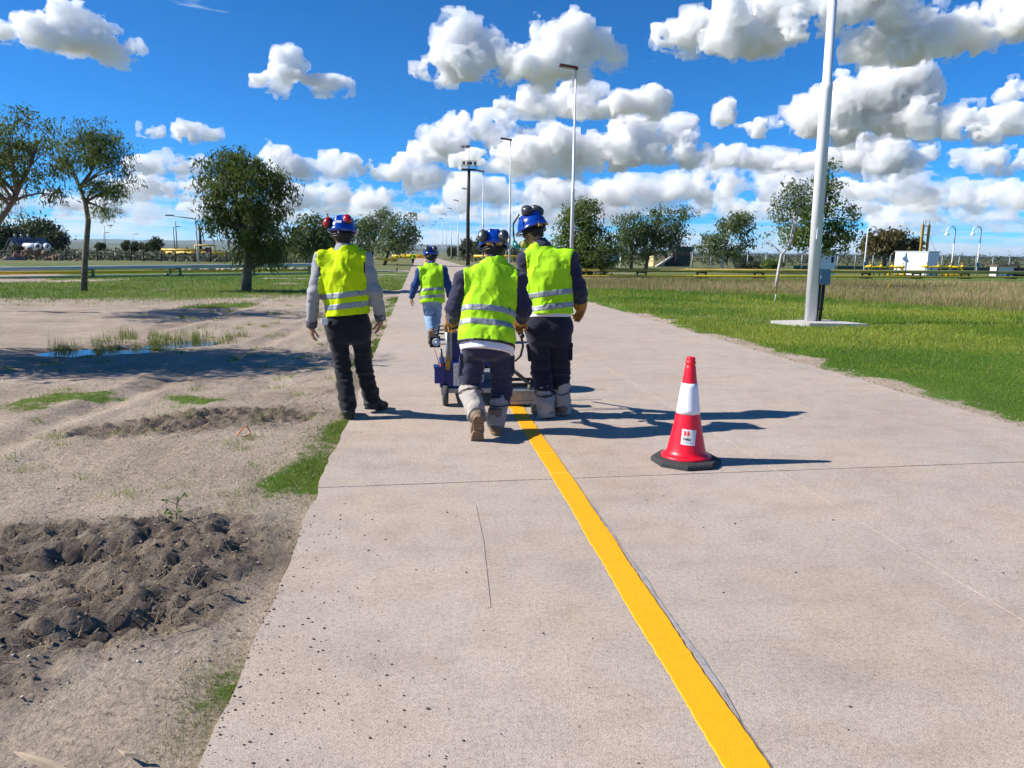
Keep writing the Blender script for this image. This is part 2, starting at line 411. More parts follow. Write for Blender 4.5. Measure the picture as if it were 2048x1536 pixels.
    C([(1500,416,110,18),(1640,424,90,16)], 6800, 33); C([(1150,430,120,14),(1000,436,70,12)], 7000, 34)
    C([(1850,440,130,16),(1980,446,80,12)], 7200, 35)
build_clouds()

# ------------------------------------------------------------------ ground, road
ROAD_L, ROAD_R, MID = -0.65, 5.45, 2.52
def smooth(a, b, x): t = np.clip((x-a)/(b-a), 0, 1); return t*t*(3-2*t)
def blob(x, y, c, r, rot=0.0):
    dx, dy = x-c[0], y-c[1]; ca, sa = math.cos(rot), math.sin(rot)
    u, v = dx*ca+dy*sa, -dx*sa+dy*ca
    return np.exp(-((u/r[0])**2+(v/r[1])**2))
MUD = [((-2.05, 3.95), (1.1, .42), .1), ((-1.25, 3.55), (.55, .4), .1), ((-2.6, 3.3), (.9, .45), 0), ((-1.5, 3.05), (.8, .3), .3), ((-2.1, 2.55), (.6, .35), .3), ((-2.3, 6.55), (.85, .42), .2), ((-1.75, 6.85), (.62, .36), .2), ((-3.7, 4.25), (.9, .5), 0)]
PUD = [((-4.85, 11.95), (.50, .30)), ((-3.90, 12.85), (.40, .32)), ((-4.4, 12.2), (.34, .14))]
WATER_Z = -.046
def mud_mask(x, y):
    m = np.zeros_like(x)
    for c, r, a in MUD: m = np.maximum(m, blob(x, y, c, r, a))
    return smooth(.16, .72, m+.17*n2(x, y, .35, 2))
def height(x, y):
    z = np.full_like(x, -.025)
    left = smooth(-.64, -.9, x); right = smooth(5.35, 5.9, x)
    near = 1-smooth(25, 70, np.hypot(x, y))
    z += left*near*(.012*n2(x, y, .06, 1)+.010*n2(x, y, .35, 3)+.007*n2(x, y, 1.4, 5)+.003*n2(x, y, 4.0, 2, T2B))
    # wheel ruts that run beside the road and across the yard
    for (x0, k, w, d, o) in ((-1.75, .06, .13, .03, 1), (-3.35, .09, .16, .04, 2), (-5.2, .02, .2, .05, 3)):
        u = x-(x0+k*(y-5)+.12*n2(y, y*0, .05, o)); rut = np.exp(-(u/w)**2); edge = np.exp(-((np.abs(u)-w*1.9)/(w*.7))**2)
        z += left*near*(-d*rut+.4*d*edge)*(.55+.45*np.clip(n2(x, y, .08, o+7), -1, 1))
    m = mud_mask(x, y)
    cl = np.abs(n2(x, y, .5, 9)); cl2 = n2(x, y, 1.7, 4, T2B)
    lump = np.zeros_like(x)
    for c, r, a in MUD: lump = np.maximum(lump, blob(x, y, c, r, a))
    z += left*m*(.012*lump+.032*n2(x, y, .28, 6)+.016*cl+.018*cl2+.006*n2(x, y, 4.5, 3, T2B))
    # scooped hollows in the churned soil
    for c, r, d in (((-1.68, 3.75), (.30, .10), .13), ((-2.55, 3.62), (.34, .10), .12), ((-1.15, 3.02), (.2, .09), .1), ((-3.05, 3.85), (.5, .16), .07), ((-2.4, 6.55), (.4, .12), .06)):
        z -= d*blob(x, y, c, r, .35)
    for c, r in PUD: z -= left*.14*blob(x, y, c, (r[0]*1.15, r[1]*1.15), .2)*(1+.25*n2(x, y, .5, 1))
    z += right*near*(.035+.02*n2(x, y, .05, 2)+.008*n2(x, y, .5, 6))
    z += .12*(1-near)*n2(x, y, .004, 1)
    d = np.hypot(x, y); z -= .0*d
    return z.astype(np.float32)
def grass_amount(x, y):
    """0..1 how much turf covers the soil"""
    g = np.zeros_like(x); nz = n2(x, y, .045, 3); nf = n2(x, y, .25, 8)
    right = smooth(5.30, 5.80, x+.20*nf+.10*n2(x, y, 1.0, 1)+.10*nz)
    g = np.maximum(g, right*smooth(-3.4, -1.7, nz+.4*nf))
    # left: strip against the slab edge, patchy yard, greener towards the pipes
    strip = smooth(-.98, -.72, x+.1*nf)*(x < -.6)
    sy_ = np.exp(-((y-5.15)/.55)**2)+np.exp(-((y-6.7)/.8)**2)*1.0+smooth(8, 11, y)*.9+np.exp(-((y-2.45)/.28)**2)*.7+np.exp(-((y-3.9)/.25)**2)*.35
    wide = smooth(-.66-.38, -.70, x+.22*nf)*(np.exp(-((y-5.05)/.45)**2)+.6*np.exp(-((y-6.55)/.6)**2)+.8*smooth(11, 15, y))
    g = np.maximum(g, np.clip(np.maximum(strip*sy_, wide), 0, 1)*(x < -.62)*smooth(-.6, .3, nf+.45))
    yard = smooth(21, 34, y+1.5*nz)*(x < -.6)
    g = np.maximum(g, yard*smooth(-.35, .75, nz+.5*nf+.03*(y-28)))
    patch = smooth(1.25, 1.7, n2(x, y, .16, 12)+.35*nf)*(x < -.8)*smooth(5, 7, y)*smooth(-30, -3, x*0-4)
    g = np.maximum(g, patch*.85)
    g = g*(1-mud_mask(x, y)*(x < -.6))
    for c, r in PUD: g = g*(1-blob(x, y, c, r, .2))
    return g
def dryness(x, y):
    d = smooth(-4.5, 6.0, y-(28-1.7*(x-7.5))+3.2*n2(x, y, .03, 4)+2.2*n2(x, y, .12, 5))*(x > 5.6)*(1-smooth(44, 52, y+.05*(x-10)))
    return d
def axis(segs):
    out = [segs[0][0]]
    for (a, b, s0, s1) in segs:
        x = a
        L = b-a; n = max(1, int(round(2*L/(s0+s1)))); t = np.arange(1, n+1)/n
        if abs(s1-s0) < 1e-9: w = t
        else: q = s1/s0; w = (q**t-1)/(q-1)
        out += list(a+w*L)
    return np.array(out)
def build_ground():
    gx = np.concatenate([-axis([(.6, 4.6, .03, .03), (4.6, 12, .03, .25), (12, 60, .25, 3), (60, 9000, 3, 1500)])[::-1],
                         axis([(-.55, 5.3, .45, .3), (5.3, 8.5, .06, .08), (8.5, 20, .08, .6), (20, 80, .6, 3), (80, 9000, 3, 1500)])])
    gy = axis([(-60, -2, 8, .4), (-2, 1.7, .3, .1), (1.7, 8, .03, .035), (8, 14, .035, .09), (14, 40, .09, .6), (40, 120, .6, 3), (120, 12000, 3, 1800)])
    X, Y = np.meshgrid(gx, gy, indexing='ij'); Z = height(X, Y)
    inr = (X > ROAD_L+.02) & (X < ROAD_R-.02); Z[inr] = -.07
    V = np.stack([X, Y, Z], -1).reshape(-1, 3); nx, ny = X.shape
    i = np.arange(nx*ny).reshape(nx, ny); Q = np.stack([i[:-1, :-1], i[1:, :-1], i[1:, 1:], i[:-1, 1:]], -1).reshape(-1, 4)
    me = mesh_np('ground', V, Q)
    g = grass_amount(X, Y); m_ = mud_mask(X, Y)*(X < -.5); dr = dryness(X, Y)
    wet = np.zeros_like(X)
    for c, r in PUD: wet = np.maximum(wet, blob(X, Y, c, (r[0]*1.9, r[1]*1.7), .2))
    col = np.stack([g, np.clip(np.maximum(m_*.85, wet), 0, 1), dr, np.ones_like(g)], -1).reshape(-1, 4).astype(np.float32)
    at_ = me.color_attributes.new('cover', 'FLOAT_COLOR', 'POINT'); at_.data.foreach_set('color', col.ravel())
    mt = bpy.data.materials.new('soil_and_turf'); mt.use_nodes = True; nt = mt.node_tree; N, L = nt.nodes.new, nt.links.new
    b = nt.nodes['Principled BSDF']; b.inputs['Roughness'].default_value = .95; b.inputs['Specular IOR Level'].default_value = .15
    geo = N('ShaderNodeNewGeometry'); at2 = N('ShaderNodeAttribute'); at2.attribute_name = 'cover'
    sp = N('ShaderNodeSeparateColor'); L(at2.outputs['Color'], sp.inputs[0])
    def noise(s, d=6, r=.6):
        n = N('ShaderNodeTexNoise'); n.inputs['Scale'].default_value = s; n.inputs['Detail'].default_value = d; n.inputs['Roughness'].default_value = r
        L(geo.outputs['Position'], n.inputs['Vector']); return n.outputs['Fac']
    def ramp(f, stops):
        r = N('ShaderNodeValToRGB'); L(f, r.inputs[0]); e = r.color_ramp.elements
        e[0].position, e[0].color = stops[0][0], (*stops[0][1], 1); e[1].position, e[1].color = stops[-1][0], (*stops[-1][1], 1)
        for p, c in stops[1:-1]: x = e.new(p); x.color = (*c, 1)
        return r.outputs[0]
    def mix(f, a, b_, bl='MIX'):
        n = N('ShaderNodeMixRGB'); n.blend_type = bl
        for i_, v in enumerate((f, a, b_)):
            if isinstance(v, (int, float)): n.inputs[i_].default_value = v
            elif isinstance(v, tuple): n.inputs[i_].default_value = (*v, 1)
            else: L(v, n.inputs[i_])
        return n.outputs[0]
    dirt = ramp(noise(.9), [(.3, (.31, .245, .185)), (.5, (.40, .322, .25)), (.7, (.47, .385, .305))])
    fine = ramp(noise(38, 8, .72), [(.30, (.34, .33, .33)), (.48, (.92, .92, .92)), (.70, (1.3, 1.27, 1.23))])
    dirt = mix(1.0, dirt, fine, 'MULTIPLY')
    mud = ramp(noise(11, 8, .7), [(.3, (.105, .08, .06)), (.52, (.20, .157, .12)), (.7, (.33, .27, .21))])
    turf = ramp(noise(.35), [(.3, (.055, .11, .012)), (.5, (.085, .155, .018)), (.72, (.15, .175, .04))])
    dry = ramp(noise(.8), [(.3, (.12, .105, .045)), (.7, (.27, .20, .12))])
    c = mix(sp.outputs[1], dirt, mud)
    turf = mix(sp.outputs[2], turf, dry)
    gm_ = N('ShaderNodeMath'); gm_.operation = 'MULTIPLY_ADD'; L(noise(9, 8, .75), gm_.inputs[0]); gm_.inputs[1].default_value = 1.9; gm_.inputs[2].default_value = -1.05
    gs_ = N('ShaderNodeMath'); gs_.operation = 'ADD'; L(sp.outputs[0], gs_.inputs[0]); L(gm_.outputs[0], gs_.inputs[1])
    gr_ = N('ShaderNodeMapRange'); gr_.interpolation_type = 'SMOOTHSTEP'; gr_.inputs[1].default_value = .25; gr_.inputs[2].default_value = .7; L(gs_.outputs[0], gr_.inputs[0])
    c = mix(gr_.outputs[0], c, turf)
    # land beyond the works: pale and olive fields
    far = ramp(noise(.012, 5, .6), [(.35, (.10, .115, .04)), (.5, (.15, .16, .065)), (.65, (.20, .18, .10))])
    ps = N('ShaderNodeSeparateXYZ'); L(geo.outputs['Position'], ps.inputs[0])
    mr = N('ShaderNodeMapRange'); mr.inputs[1].default_value = 50; mr.inputs[2].default_value = 75; L(ps.outputs[1], mr.inputs[0])
    c = mix(mr.outputs[0], c, far)
    L(c, b.inputs['Base Color'])
    bp = N('ShaderNodeBump'); bp.inputs['Strength'].default_value = 1.0; bp.inputs['Distance'].default_value = .02
    L(noise(55, 8, .7), bp.inputs['Height'])
    bq = N('ShaderNodeBump'); bq.inputs['Distance'].default_value = .045; L(sp.outputs[1], bq.inputs['Strength']); L(noise(16, 7, .7), bq.inputs['Height']); L(bp.outputs[0], bq.inputs['Normal']); L(bq.outputs[0], b.inputs['Normal'])
    o = link('ground', me, mt); tag(o, kind='structure')
    return o
GROUND = build_ground()

def concrete(name, base, var, seed=0.0):
    mt = bpy.data.materials.new(name); mt.use_nodes = True; nt = mt.node_tree; N, L = nt.nodes.new, nt.links.new
    b = nt.nodes['Principled BSDF']; b.inputs['Roughness'].default_value = .88; b.inputs['Specular IOR Level'].default_value = .25
    geo = N('ShaderNodeNewGeometry')
    def noise(s, d, r, sc=None):
        n = N('ShaderNodeTexNoise'); n.inputs['Scale'].default_value = s; n.inputs['Detail'].default_value = d; n.inputs['Roughness'].default_value = r
        if sc:
            m_ = N('ShaderNodeMapping'); m_.inputs['Scale'].default_value = sc; L(geo.outputs['Position'], m_.inputs[0]); L(m_.outputs[0], n.inputs['Vector'])
        else: L(geo.outputs['Position'], n.inputs['Vector'])
        return n.outputs['Fac']
    def ramp(f, stops):
        r = N('ShaderNodeValToRGB'); L(f, r.inputs[0]); e = r.color_ramp.elements
        e[0].position, e[0].color = stops[0][0], (*stops[0][1], 1); e[1].position, e[1].color = stops[-1][0], (*stops[-1][1], 1)
        for p, c in stops[1:-1]: x = e.new(p); x.color = (*c, 1)
        return r.outputs[0]
    def mul(a, b_):
        n = N('ShaderNodeMixRGB'); n.blend_type = 'MULTIPLY'; n.inputs[0].default_value = 1; L(a, n.inputs[1]); L(b_, n.inputs[2]); return n.outputs[0]
    k = lambda s: tuple(c*s for c in base)
    wide = ramp(noise(.55, 5, .6), [(.3, k(.92)), (.5, k(1.0)), (.7, k(1.07))])
    warm = ramp(noise(1.3, 5, .62), [(.35, (1.03, .99, .95)), (.6, (.98, .995, 1.03))])
    streak = ramp(noise(1.0, 5, .6, (1.1, 3.2, 1)), [(.30, (.90, .895, .89)), (.5, (1, 1, 1))])
    agg = ramp(noise(190, 3, .75), [(.32, (.40, .385, .37)), (.45, (.90, .89, .88)), (.60, (1.12, 1.11, 1.10)), (.74, (1.45, 1.42, 1.36))])
    pit = ramp(noise(21, 6, .75), [(.27, (.45, .43, .40)), (.36, (1, 1, 1))])
    mott = ramp(noise(48, 5, .75), [(.33, (.74, .73, .72)), (.48, (.98, .98, .98)), (.66, (1.12, 1.12, 1.12))])
    patch = ramp(noise(4.5, 6, .65), [(.32, (.90, .89, .88)), (.55, (1.02, 1.02, 1.02))])
    L(mul(mul(mul(mul(mul(mul(wide, warm), streak), agg), pit), mott), patch), b.inputs['Base Color'])
    bp = N('ShaderNodeBump'); bp.inputs['Strength'].default_value = .55; bp.inputs['Distance'].default_value = .004
    L(noise(150, 3, .7), bp.inputs['Height']); L(bp.outputs[0], b.inputs['Normal'])
    return mt
M_conc = concrete('weathered_concrete', (.45, .376, .312), .1)
def build_road():
    rr = random.Random(3)
    root = MB(); root.box(((ROAD_L+ROAD_R)/2, 200, -.076), (ROAD_R-ROAD_L-.05, 520, .14))
    road = root.build('road', mat('joint_filler', (.27, .215, .17), rough=1, var=.3, vscale=20)); tag(road, kind='structure')
    ys = [-4.62+4.72*i for i in range(-1, 23)]
    rows = [(ROAD_L, MID-.004), (MID+.004, ROAD_R)]
    for j in range(len(ys)-1):
        for ci, (x0, x1) in enumerate(rows):
            # outline with slightly ragged edges; joints run a little askew
            skew = .035; pts = []
            yb = lambda x, y: y+skew*(x-1)+(0 if ys[0] < y < 0 else 0)
            nseg = 24 if ys[j] < 20 else 4
            jag = (lambda: rr.gauss(0, .0022)) if ys[j] < 15 else (lambda: 0)
            lo = [(x0+(x1-x0)*t/nseg, yb(x0+(x1-x0)*t/nseg, ys[j])+.0010+abs(jag())) for t in range(nseg+1)]
            hi = [(x0+(x1-x0)*t/nseg, yb(x0+(x1-x0)*t/nseg, ys[j+1])-.0010-abs(jag())) for t in range(nseg, -1, -1)]
            m_side = 40 if ys[j] < 15 else 6
            def side(xa, pa, pb, out):
                r_ = []
                for t in range(1, m_side):
                    y = pa+(pb-pa)*t/m_side
                    r_.append((xa+(out*(.009*float(n2(np.array(y), np.array(out*3.), .6, 2))+.007*float(n2(np.array(y), np.array(1.), 3, 2))) if ys[j] < 15 else 0), y))
                return r_
            rt = side(x1, lo[-1][1], hi[0][1], 1 if ci == 1 else 0); lf = side(x0, hi[-1][1], lo[0][1], -1 if ci == 0 else 0)
            dz = rr.uniform(-.0015, .0015)
            mb = MB(); mb.prism(lo+rt+hi+lf, -.10, dz); o = mb.build('slab', M_conc, road)
    # beyond the last slab the road goes on as one strip
    mb = MB(); mb.box(((ROAD_L+ROAD_R)/2, (ys[-1]+460)/2+.1, -.05), (ROAD_R-ROAD_L, 460-ys[-1], .1)); mb.build('far_pavement', M_conc, road)
    # a concrete apron that joins the road from the left, by the barrier
    mb = MB(); a = gnd(560, 541); b_ = gnd(800, 536)
    mb.box((-8.2, 62, -.045), (15, 5.5, .09), rz=.03); mb.build('side_road', M_conc, road)
    # fresh thermoplastic line, lying 3 mm proud
    M_line = mat('fresh_yellow_paint', (.88, .385, .004), rough=.6, spec=.3, var=.06, vscale=30, bump=.22, bscale=160)
    V = []; F = []; y = 1.2; n = 0
    while y < 7.36:
        k = .958+.004*math.sin(y*1.7); w = .069+.002*math.sin(y*7.1)+rr.gauss(0, .0016)
        V += [(k-w, y, .004), (k-w+.004, y, .0062), (k+w-.004, y, .0062), (k+w, y, .004)]
        if n: a = 4*(n-1); F += [(a+i, a+i+1, a+i+5, a+i+4) for i in range(3)]
        n += 1; y += .03
    mb = MB(); mb.add(V, F, False); ln = mb.build('yellow_line', M_line, road)
    # thin lap marks across the fresh line
    M_lap = mat('lap_mark', (.92, .56, .09), rough=.5)
    for yy in (5.47, 4.93): mb = MB(); mb.box((.958, yy, .0064), (.130, .012, .0006), rz=.06); mb.build('lap_mark', M_lap, ln)
    # ghost of an older line beside it, and a worn pale mark in the near slab
    M_old = mat('worn_grey_line', (.30, .28, .275), rough=.9, var=.25, vscale=18)
    V = []; F = []; y = 1.2; n = 0
    while y < 7.3:
        o_ = .958+.069+.004; w = .003+.006*max(0, float(n2(np.array(y), np.array(.2), .35, 1)))+.004*float(n2(np.array(y), np.array(2.), 2.5, 1))
        w = max(w, .002)
        V += [(o_, y, .0030), (o_+w, y, .0030)]
        if n: a = 2*(n-1); F += [(a, a+1, a+3, a+2)]
        n += 1; y += .035
    mb = MB(); mb.add(V, F); mb.build('old_line', M_old, road)
    M_pale = concrete('worn_pale_paint', (.465, .388, .325), .1)
    mb = MB(); mb.add([(.283, 3.0, .0020), (.297, 3.0, .0020), (.332, 3.75, .0020), (.335, 4.34, .0020), (.262, 4.36, .0020), (.255, 3.75, .0020)], [(0, 1, 2, 3, 4, 5)]); mb.build('old_paint_patch', M_pale, road)
    return road
ROAD = build_road()
def build_puddles():
    mt = bpy.data.materials.new('puddle_water'); mt.use_nodes = True; b = mt.node_tree.nodes['Principled BSDF']
    b.inputs['Base Color'].default_value = (.06, .05, .035, 1); b.inputs['Roughness'].default_value = .03; b.inputs['IOR'].default_value = 1.33; b.inputs['Specular IOR Level'].default_value = .9
    N, L = mt.node_tree.nodes.new, mt.node_tree.links.new
    nz = N('ShaderNodeTexNoise'); nz.inputs['Scale'].default_value = 9; g = N('ShaderNodeNewGeometry'); L(g.outputs['Position'], nz.inputs['Vector'])
    bp = N('ShaderNodeBump'); bp.inputs['Strength'].default_value = .05; bp.inputs['Distance'].default_value = .02; L(nz.outputs['Fac'], bp.inputs['Height']); L(bp.outputs[0], b.inputs['Normal'])
    for c, r in PUD[:2]:
        mb = MB(); pts = [(c[0]+1.7*r[0]*math.cos(a), c[1]+1.7*r[1]*math.sin(a)) for a in np.linspace(0, 2*math.pi, 40)[:-1]]
        V = [(x, y, WATER_Z) for x, y in pts]; mb.add(V, [tuple(range(len(V)))]); o = mb.build('puddle', mt); tag(o, kind='structure')
build_puddles()
def build_hills():
    mt = mat('far_scrub', (.09, .10, .06), rough=1, spec=0, var=.35, vscale=.004)
    for (D, hgt, a0, a1, sd, c) in ((5200, 42, -60, 75, 1, (.085, .10, .06)), (9500, 135, -60, 75, 2, (.07, .085, .075))):
        n = 260; V = []; F = []
        for i in range(n+1):
            a = R_(a0+(a1-a0)*i/n); p = math.degrees(a)
            h = hgt*(.72+.12*float(n2(np.array(p), np.array(sd*3.), .02, sd))+.02*float(n2(np.array(p), np.array(1.), .3, sd)))
            h *= 1.0 if p < 8 else max(.35, 1-(p-8)/30)
            for (dd, hh) in ((D*.8, -8), (D*.92, h*.55), (D, h), (D*1.25, h*.9)): V.append((dd*math.sin(a), dd*math.cos(a), hh))
            if i: q = 4*(i-1); F += [(q+k, q+4+k, q+5+k, q+1+k) for k in range(3)]
        mb = MB(); mb.add(V, F, True); o = mb.build('hills', mat('hill_scrub', c, rough=1, spec=0, var=.3, vscale=.004)); tag(o, kind='structure')
build_hills()
# ------------------------------------------------------------------ people
M_skin = mat('skin', (.32, .17, .105), rough=.5, var=.08, vscale=30)
M_hair = mat('dark_hair', (.012, .010, .009), rough=.55, bump=.8, bscale=150)
M_helm = mat('blue_helmet_shell', (.003, .042, .32), rough=.22, spec=.6, coat=.3)
M_black = mat('black_rubber', (.012, .012, .013), rough=.5)
M_darkgrey = mat('dark_grey_plastic', (.045, .05, .055), rough=.3, spec=.6)
M_red = mat('red_plastic', (.42, .008, .018), rough=.22, spec=.6)
M_yel = mat('yellow_plastic', (.62, .33, .01), rough=.45)
M_white = mat('white_fabric', (.72, .72, .74), rough=.8)
M_strip = mat('silver_reflective_tape', (.27, .29, .32), rough=.45, metal=.15, bump=.3, bscale=40)
M_teal = mat('teal_plastic', (.02, .42, .34), rough=.4)
M_sole = mat('tan_rubber_sole', (.24, .155, .085), rough=.85, var=.2, vscale=30)
M_brownboot = mat('brown_boot_leather', (.17, .12, .08), rough=.75, var=.25, vscale=20)
M_blackshoe = mat('black_shoe', (.012, .012, .013), rough=.6)
M_gaiter = mat('grey_split_leather', (.35, .315, .28), rough=.95, var=.18, vscale=9, bump=.4, bscale=90, sheen=.2)
M_glove = mat('tan_leather_glove', (.33, .17, .035), rough=.85, var=.35, vscale=14, bump=.4, bscale=90)
M_glove2 = mat('orange_leather_glove', (.42, .19, .035), rough=.8, var=.3, vscale=14, bump=.4, bscale=90)
def cloth(name, col, var=.08, bs=260, rough=.9, trans=0.0, sheen=.15):
    return mat(name, col, rough=rough, spec=.2, var=var, vscale=6, bump=.25, bscale=bs, trans=trans, sheen=sheen)
M_vest1 = cloth('lime_yellow_vest_fabric', (.70, .92, .006), .03, 200, .8, .18, 0)
M_vest2 = cloth('lime_green_vest_fabric', (.49, .91, .022), .03, 200, .8, .18, 0)
M_navy = cloth('navy_work_cloth', (.030, .030, .060), .15)
M_navy2 = cloth('dark_navy_work_cloth', (.016, .017, .034), .15)
M_blueshirt = cloth('blue_shirt_cloth', (.012, .045, .16), .15)
M_grey = mat('heather_grey_jersey', (.22, .225, .235), rough=.95, col2=(.36, .36, .375), vscale=130, bump=.3, bscale=200, sheen=.2)
M_blackjean = cloth('black_denim', (.013, .0145, .018), .12)
M_bluejean = mat('faded_blue_denim', (.10, .19, .35), rough=.9, col2=(.24, .35, .50), vscale=5, bump=.3, bscale=200)
A_ = lambda v: np.array(v, np.float32)
def nrm(v): v = A_(v); return v/max(1e-6, float(np.linalg.norm(v)))

def hand(s, wrist, direc, palm, side, curl=.5, scale=1.0, k=.012, fat=0.0, spread=.14):
    """palm, four fingers of different length and a thumb, joined into s; direc = forearm direction, palm = normal of the palm,
    side = +1 when the thumb lies along direc x palm"""
    d = nrm(direc); p = A_(palm); p = nrm(p-d*float(d@p)); u = np.cross(d, p)*side      # u points to the thumb side
    w = A_(wrist); L = .085*scale
    s.cone(w-d*.02, w+d*L*.55, .026*scale+fat, .034*scale+fat, k=.02, flat=(p, .62))
    s.cone(w+d*L*.35+u*.012*scale, w+d*L*.85+u*.016*scale, .026*scale+fat, .024*scale+fat, k=.015, flat=(p, .62))
    s.cone(w+d*L*.35-u*.014*scale, w+d*L*.82-u*.018*scale, .026*scale+fat, .022*scale+fat, k=.015, flat=(p, .62))
    for i, (off, ln) in enumerate(((.030, .072), (.010, .080), (-.011, .074), (-.030, .058))):
        q = w+d*L*(.98-.05*abs(i-1))+u*off*scale; a = 0.0; dirf = d+u*spread*(1.5-i)*.35
        r = (.0098-.0006*(i == 3))*scale+fat*.8
        for j, f in enumerate((.46, .31, .23)):
            a += curl*(.65, .95, .6)[j]*(1+.12*(i-1.5)); dd = nrm(dirf*math.cos(a)+p*math.sin(a)); e = q+dd*ln*scale*f
            s.cone(q, e, r, r*.93, k=.004); q = e; r *= .93
    q = w+d*L*.28+u*.026*scale; r = .0115*scale+fat*.8
    for j, (dd, ln) in enumerate(((d*.62+u*.62+p*.35, .042), (d*.85+u*.25+p*.45*(.5+curl), .032), (d*.8+p*.6*(.4+curl)-u*.05, .026))):
        dd = nrm(dd); e = q+dd*ln*scale; s.cone(q, e, r, r*.92, k=.010 if j == 0 else .004); q = e; r *= .92

def boot_mesh():
    """boot in its own frame: heel at the origin, toe along +y, sole at z = 0"""
    up = SDF((-.08, -.1, -.01), (.08, .27, .2), .005)
    up.cone((0, .0, .062), (0, .02, .19), .052, .055, k=.02); up.cone((0, .0, .05), (0, .12, .06), .046, .044, k=.03)
    up.cone((0, .10, .05), (.004, .20, .042), .046, .040, k=.03); up.ell((0, -.01, .05), (.043, .052, .05), k=.02); up.ell((.004, .19, .045), (.046, .055, .034), k=.02)
    up.halfspace((0, 0, .028), (0, 0, -1)); up.crumple(.0016, 14, 1)
    so = SDF((-.08, -.1, -.01), (.08, .28, .06), .004)
    for (y, rx, ry) in ((-.005, .044, .055), (.06, .036, .06), (.15, .048, .075), (.185, .045, .07)):
        sl, g = so.block((-.1, -.1, -.01), (.1, .3, .06)); dd = np.sqrt(((g[..., 0]-.002)/rx)**2+((g[..., 1]-y)/ry)**2); so.join(sl, (dd-1)*min(rx, ry), .02)
    g = so.grid(); so.v = np.maximum(so.v, np.abs(g[..., 2]-.015)-.016)
    # tread: lug grooves and a raised waist before the heel
    y = g[..., 1]; x = g[..., 0]; gr = np.minimum(np.abs(((y+.35*np.abs(x)) % .024)-.012)-.0042, np.abs(np.sqrt(x*x+(y-.15)**2)-.026)-.004)
    gr = np.maximum(gr, g[..., 2]-.009); gr = np.where((y > .052) & (y < .088), np.minimum(gr, g[..., 2]-.012), gr)
    so.v = np.maximum(so.v, -gr)
    return up.mesh('boot_upper'), so.mesh('boot_sole')
BOOT_UP, BOOT_SOLE = boot_mesh()

